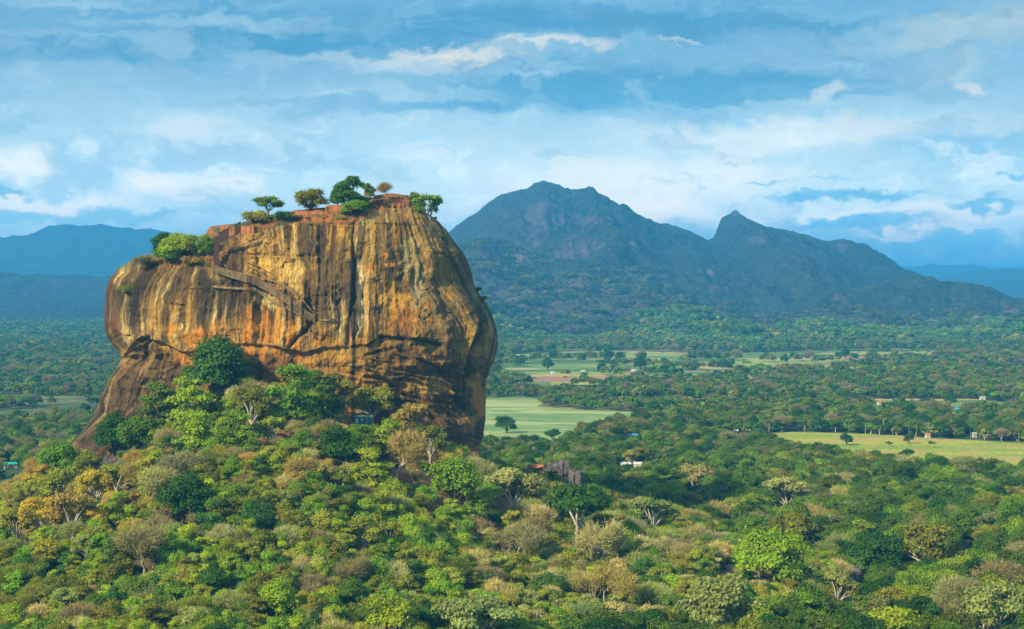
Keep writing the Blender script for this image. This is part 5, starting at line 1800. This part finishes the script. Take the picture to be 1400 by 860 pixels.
# thin strips of open ground between the tree belts
gap = fbm(Pp[:, 0] / 260, Pp[:, 1] / 110, 910, 3) > np.where(Pp[:, 1] > 2100, .17, .28)
keep &= ~(gap & (Pp[:, 1] > 1750))
Pp, Hp = Pp[keep], Hp[keep]
allp = np.concatenate([np.c_[Pn, Hn, np.ones(len(Pn)), on_hill], np.c_[Pp, Hp, np.zeros(len(Pp)), np.zeros(len(Pp))]])
pl = np.array(placed)
trees = []
rr_ = random.Random(5)
for x, y, h, nr_, oh in allp:
    if y < 1400 and (((pl[:, 0] - x) ** 2 + (pl[:, 1] - y) ** 2) < pl[:, 2] ** 2).any():
        continue
    ppx, ppy = CX + F * x / y, HY + F * (EYE - h) / y
    st, tn__ = zone_mix(ppx, ppy, y, rr_)
    if oh:
        s = rr_.uniform(.85, 1.6) * (1.0 if h > 50 else 1)
        # red banks stay partly open
        if (abs(ppx - 490) < 45 and abs(ppy - 590) < 14) or (abs(ppx - 575) < 35 and abs(ppy - 650) < 35) or (abs(ppx - 365) < 35 and abs(ppy - 610) < 26):
            if rr_.random() < .35:
                continue
            s *= .6
    elif y < 1300:
        s = rr_.uniform(1.2, 2.3)
    else:
        s = rr_.uniform(1.2, 2.0) if y < 2600 else rr_.uniform(1.5, 2.4)
    if st == 'bush':
        s *= .8
    if st == 'bare':
        s *= .85
    if st == 'palm':
        s = rr_.uniform(1.0, 1.5)
    rad, zc, zt = REACH[st]
    top = ppy - F * zt * s / y
    rpx = rad * s * F / y
    bad = False
    for kx, ky, kw, kd, kh in KEEPCLEAR:
        if abs(ppx - kx) < kw + rpx * .75 and (kd < 0 or y < kd + 3):
            if kd < 0:
                if ppy > ky and top < ky - kh * .3 and abs(ppx - kx) < kw + rpx * .2:
                    bad = True
            elif top < ky - (5 if kh == 5 else 2) and ppy > ky - kh:
                bad = True
        if bad:
            break
    if bad:
        if oh or y < 1300:
            st, s = 'bush', min(.6, s * .4)
            rad, zc, zt = REACH[st]
            top = ppy - F * zt * s / y
            if any(abs(ppx - kx) < kw and kd > 0 and y < kd and top < ky - 3 and ppy > ky - kh for kx, ky, kw, kd, kh in KEEPCLEAR):
                continue
        else:
            continue
    trees.append(dict(x=x, y=y, z=h, st=st, tone=tn__, s=s, px=ppx, py=ppy, cy=ppy - F * zc * s / y, rp=rad * s * F / y, var=rr_.randrange(NVAR[st]), rz=rr_.uniform(0, 6.28)))

# which trees become things of their own: the largest seen of each kind
LIMIT = {'leafy_tree': 300 - sum(1 for l in LAND + ROCKPL if NAME[l[0]] == 'leafy_tree'), 'bare_tree': 300 - sum(1 for l in LAND + ROCKPL if NAME[l[0]] == 'bare_tree'),
         'bush': 260, 'palm_tree': 130}
cnt = {k: 0 for k in LIMIT}
order = sorted(range(len(trees)), key=lambda i: -trees[i]['rp'])
single = set()
for i in order:
    T = trees[i]
    nm = NAME[T['st']]
    if cnt[nm] >= LIMIT[nm] or not (0 < T['px'] < 1400 and 300 < T['cy'] < 862) or T['y'] > 1500:
        continue
    if T['y'] > DS - 40 and 170 < T['px'] < 655:
        continue
    cnt[nm] += 1
    single.add(i)


def zone_name(T):
    x, y = T['px'], T['cy']
    col_ = ['at the left edge', 'in the left quarter', 'left of centre', 'at the centre', 'right of centre', 'in the right quarter', 'at the right edge'][min(6, int(x / 200))]
    if T['y'] < 1000 and T['z'] > 5:
        row_ = 'high slope' if y < 620 else 'upper slope' if y < 670 else 'mid slope' if y < 725 else 'lower slope' if y < 785 else 'lowest slope'
    else:
        row_ = 'far forest' if y < 640 else 'upper forest' if y < 700 else 'mid forest' if y < 770 else 'near forest'
    return row_, col_


byk = {}
for i in single:
    T = trees[i]
    byk.setdefault((T['st'], T['tone'], *zone_name(T)), []).append(i)
ORD = ['leftmost', 'second', 'third', 'fourth', 'fifth', 'sixth', 'seventh', 'eighth', 'ninth', 'tenth', 'eleventh', 'twelfth', 'thirteenth', 'fourteenth', 'fifteenth', 'sixteenth', 'seventeenth', 'eighteenth', 'nineteenth', 'twentieth']
for key, ids in byk.items():
    ids.sort(key=lambda i: trees[i]['px'])
    for j, i in enumerate(ids):
        T = trees[i]
        kind = PREFIX[T['st']]
        base_ = f"{T['tone']} {kind}"
        where = f"on the {key[2]} {key[3]}" if 'slope' in key[2] else f"in the {key[2]} {key[3]}"
        if len(ids) == 1:
            lab = f"{base_} {where}"
        elif j == 0:
            lab = f"leftmost {base_} {where}"
        elif j == len(ids) - 1:
            lab = f"rightmost {base_} {where}"
        else:
            lab = f"{ORD[min(j, 19)]} {base_} from left {where}"
        grp = {'leafy_tree': 'leafy trees', 'bare_tree': 'leafless trees', 'bush': 'bushes', 'palm_tree': 'palm trees'}[NAME[T['st']]] + (' on the slope below the rock' if 'slope' in key[2] else ' of the forest on the plain')
        put_tree(T['st'], T['x'], T['y'], T['z'] - .2, T['s'], tuple(q_ * (1.1 if T['z'] > 5 and T['y'] < 1000 else .86) for q_ in jit(TONES[T['tone']], rr_)), lab, grp, T['var'], rz=T['rz'])

# ---- everything smaller or farther: one object per wood, its trees placed by geometry nodes
def proto(me_list, name):
    """joined mesh of crown and wood used only as an instance source"""
    o = bpy.data.objects.new(name, me_list)
    return o


def decimate_crown(st, n_leaf, leaf, seed):
    r = random.Random(seed)
    cen, nr, sz, tn_, L = lobes_crown(r, st, n_leaf, leaf)
    return quads_to_mesh('crown', cen, nr, sz, tn_, M_LEAF, .8), L


PROTO = []


def add_proto(me):
    PROTO.append(bpy.data.objects.new('tree_shape_%03d' % len(PROTO), me))
    return len(PROTO) - 1


STV = {}
for (st, k), me in CROWN.items():
    STV[(st, k)] = add_proto(me)
TRV = {}
for (st, k), me in TRUNK.items():
    if st in ('bare', 'palm', 'open', 'flat'):
        TRV[(st, k)] = add_proto(me)
LOW = {}
for st in ('round', 'flat', 'open', 'feather'):
    for k in range(3):
        me, L = decimate_crown(st, 420, .62, 500 + k)
        LOW[(st, k)] = add_proto(me)


def cluster(seed, n=9, size=52):
    """canopy of many crowns for country seen from kilometres away"""
    r = random.Random(seed)
    cs, ns_, zs, ts = [], [], [], []
    for k in range(n):
        a_, b_ = r.uniform(-size / 2, size / 2), r.uniform(-size / 2, size / 2)
        cen, nr, sz, tn_, L = lobes_crown(r, r.choice(['round', 'round', 'flat']), 110, 1.15)
        s = r.uniform(1.4, 2.3)
        tn_ = tn_ * r.uniform(.6, 1.45)
        cs.append(cen * s + np.array([a_, b_, 0]))
        ns_.append(nr)
        zs.append(sz * s * .62)
        ts.append(tn_)
    return quads_to_mesh('canopy', np.concatenate(cs), np.concatenate(ns_), np.concatenate(zs), np.concatenate(ts), M_LEAF, .85)


CLU = [add_proto(cluster(800 + k)) for k in range(5)]
shapes = bpy.data.collections.new('tree_shapes')
for o in PROTO:
    shapes.objects.link(o)


def wood(name, pts, rots, scl, tints, ids, label, cat):
    n = len(pts)
    me = bpy.data.meshes.new(name)
    me.vertices.add(n)
    me.vertices.foreach_set('co', np.asarray(pts, np.float32).ravel())
    for nm, ty, dat in [('rot', 'FLOAT', rots), ('scl', 'FLOAT', scl)]:
        a_ = me.attributes.new(nm, ty, 'POINT')
        a_.data.foreach_set('value', np.asarray(dat, np.float32))
    a_ = me.attributes.new('tint', 'FLOAT_VECTOR', 'POINT')
    a_.data.foreach_set('vector', np.asarray(tints, np.float32).ravel())
    a_ = me.attributes.new('idx', 'INT', 'POINT')
    a_.data.foreach_set('value', np.asarray(ids, np.int32))
    o = link(name, me)
    tag(o, label, cat, kind='stuff')
    ng = bpy.data.node_groups.new(name, 'GeometryNodeTree')
    ng.interface.new_socket('Geometry', in_out='INPUT', socket_type='NodeSocketGeometry')
    ng.interface.new_socket('Geometry', in_out='OUTPUT', socket_type='NodeSocketGeometry')
    N, Lk = ng.nodes, ng.links
    gi, go = N.new('NodeGroupInput'), N.new('NodeGroupOutput')
    ci = N.new('GeometryNodeCollectionInfo')
    ci.inputs['Collection'].default_value = shapes
    ci.inputs['Separate Children'].default_value = True
    ci.inputs['Reset Children'].default_value = True
    ip = N.new('GeometryNodeInstanceOnPoints')
    ip.inputs['Pick Instance'].default_value = True

    def att(nm, ty):
        q = N.new('GeometryNodeInputNamedAttribute')
        q.data_type = ty
        q.inputs['Name'].default_value = nm
        return q.outputs['Attribute']
    Lk.new(gi.outputs[0], ip.inputs['Points'])
    Lk.new(ci.outputs[0], ip.inputs['Instance'])
    Lk.new(att('idx', 'INT'), ip.inputs['Instance Index'])
    cxn = N.new('ShaderNodeCombineXYZ')
    Lk.new(att('rot', 'FLOAT'), cxn.inputs[2])
    Lk.new(cxn.outputs[0], ip.inputs['Rotation'])
    Lk.new(att('scl', 'FLOAT'), ip.inputs['Scale'])
    Lk.new(ip.outputs[0], go.inputs[0])
    md = o.modifiers.new('trees', 'NODES')
    md.node_group = ng
    return o


def wood_from(idx, name, label):
    pts, ro, sc_, ti, ids = [], [], [], [], []
    for i in idx:
        T = trees[i]
        near_ = T['rp'] > 11
        k = STV[(T['st'], T['var'])] if (near_ or T['st'] in ('bare', 'palm', 'bush')) else LOW[(T['st'] if T['st'] != 'tall' else 'round', T['var'] % 3)]
        tn__ = tuple(q_ * (1.1 if T['z'] > 5 and T['y'] < 1000 else .86) for q_ in jit(TONES[T['tone']], rr_))
        pts.append((T['x'], T['y'], T['z'] - .2)); ro.append(T['rz']); sc_.append(T['s']); ti.append(tn__); ids.append(k)
        if (T['st'], T['var']) in TRV and T['y'] < 1800:
            pts.append((T['x'], T['y'], T['z'] - .2)); ro.append(T['rz']); sc_.append(T['s']); ti.append((.3, .25, .18)); ids.append(TRV[(T['st'], T['var'])])
    wood(name, pts, ro, sc_, ti, ids, label, 'forest')


rest = [i for i in range(len(trees)) if i not in single]
wood_from([i for i in rest if trees[i]['y'] < 1020], 'slope_forest', 'countless smaller trees and bushes filling the slope below the rock')
wood_from([i for i in rest if 1020 <= trees[i]['y'] < 4400], 'plain_forest', 'mixed green forest covering the plain between the fields')

# far plain, foothills and mountain feet
FP = np.concatenate([scatter(4300, 7000, 44, .36), scatter(7000, 12500, 62, .35)])
FP = FP[(FP[:, 1] < 5000) | (FP[:, 0] / FP[:, 1] < -.04)]
FPz = np.zeros(len(FP))
pts = np.c_[FP, FPz]


def sample_hill(hs, n, rr__, tmax):
    XX, YY, z = hs
    a_ = rr__.integers(1, XX.shape[0] - 1, n * 3)
    b_ = rr__.integers(1, XX.shape[1] - 1, n * 3)
    ok = (z[a_, b_] > 2)
    a_, b_ = a_[ok][:n], b_[ok][:n]
    j = rr__.uniform(-.5, .5, (len(a_), 1))
    return np.c_[XX[a_, b_], YY[a_, b_], z[a_, b_]]


hs_ = [sample_hill(h4, 4200, rng, 1), sample_hill(h5, 1500, rng, 1), sample_hill(h3, 5600, rng, 1)]
htn = np.concatenate([np.tile((1.35, 1.25, .9), (len(hs_[0]), 1)), np.tile((1.2, 1.15, .9), (len(hs_[1]), 1)), np.tile((1.0, .72, .9), (len(hs_[2]), 1))])
hp = np.concatenate(hs_)
bare_ = fbm(hp[:, 0] / 120, hp[:, 1] / 160, 950, 4)
kp = (bare_ < .02) | (rng.random(len(hp)) < .22)
hp, htn = hp[kp], htn[kp]
for nm, arr, lab in [('distant_forest', pts, 'far-off blue green forest reading as one mass on the plain'), ('hillside_forest', hp - np.array([0, 0, 4.0]), 'forest cover on the foothills below the mountain')]:
    n = len(arr)
    base_t = 1.3 * np.array([TONES[q] for q in rng.choice(['mid green', 'deep green', 'olive green', 'deep green', 'mid green'], n)]) * rng.uniform(.7, 1.3, (n, 1))
    if nm == 'hillside_forest':
        base_t = base_t * htn
    wood(nm, arr, rng.uniform(0, 6.28, n), rng.uniform(.75, 1.2, n), base_t, rng.choice(CLU, n), lab, 'forest')

# ------------------------------------------------------------------ haze: one closed box round everything
M_HAZE = bpy.data.materials.new('air_haze')
M_HAZE.use_nodes = True
M_HAZE.node_tree.nodes.clear()
ho = M_HAZE.node_tree.nodes.new('ShaderNodeOutputMaterial')
pv = M_HAZE.node_tree.nodes.new('ShaderNodeVolumePrincipled')
pv.inputs['Density'].default_value = HAZE_DENSITY
pv.inputs['Color'].default_value = HAZE_COLOR
pv.inputs['Anisotropy'].default_value = 0.0
M_HAZE.node_tree.links.new(pv.outputs[0], ho.inputs['Volume'])
mb = MB()
mb.box((0, 20000, 387), (94000, 74000, 786))
hz = mb.build('haze', M_HAZE)
tag(hz, 'thin blue haze filling the air over the plain', 'haze', kind='stuff')
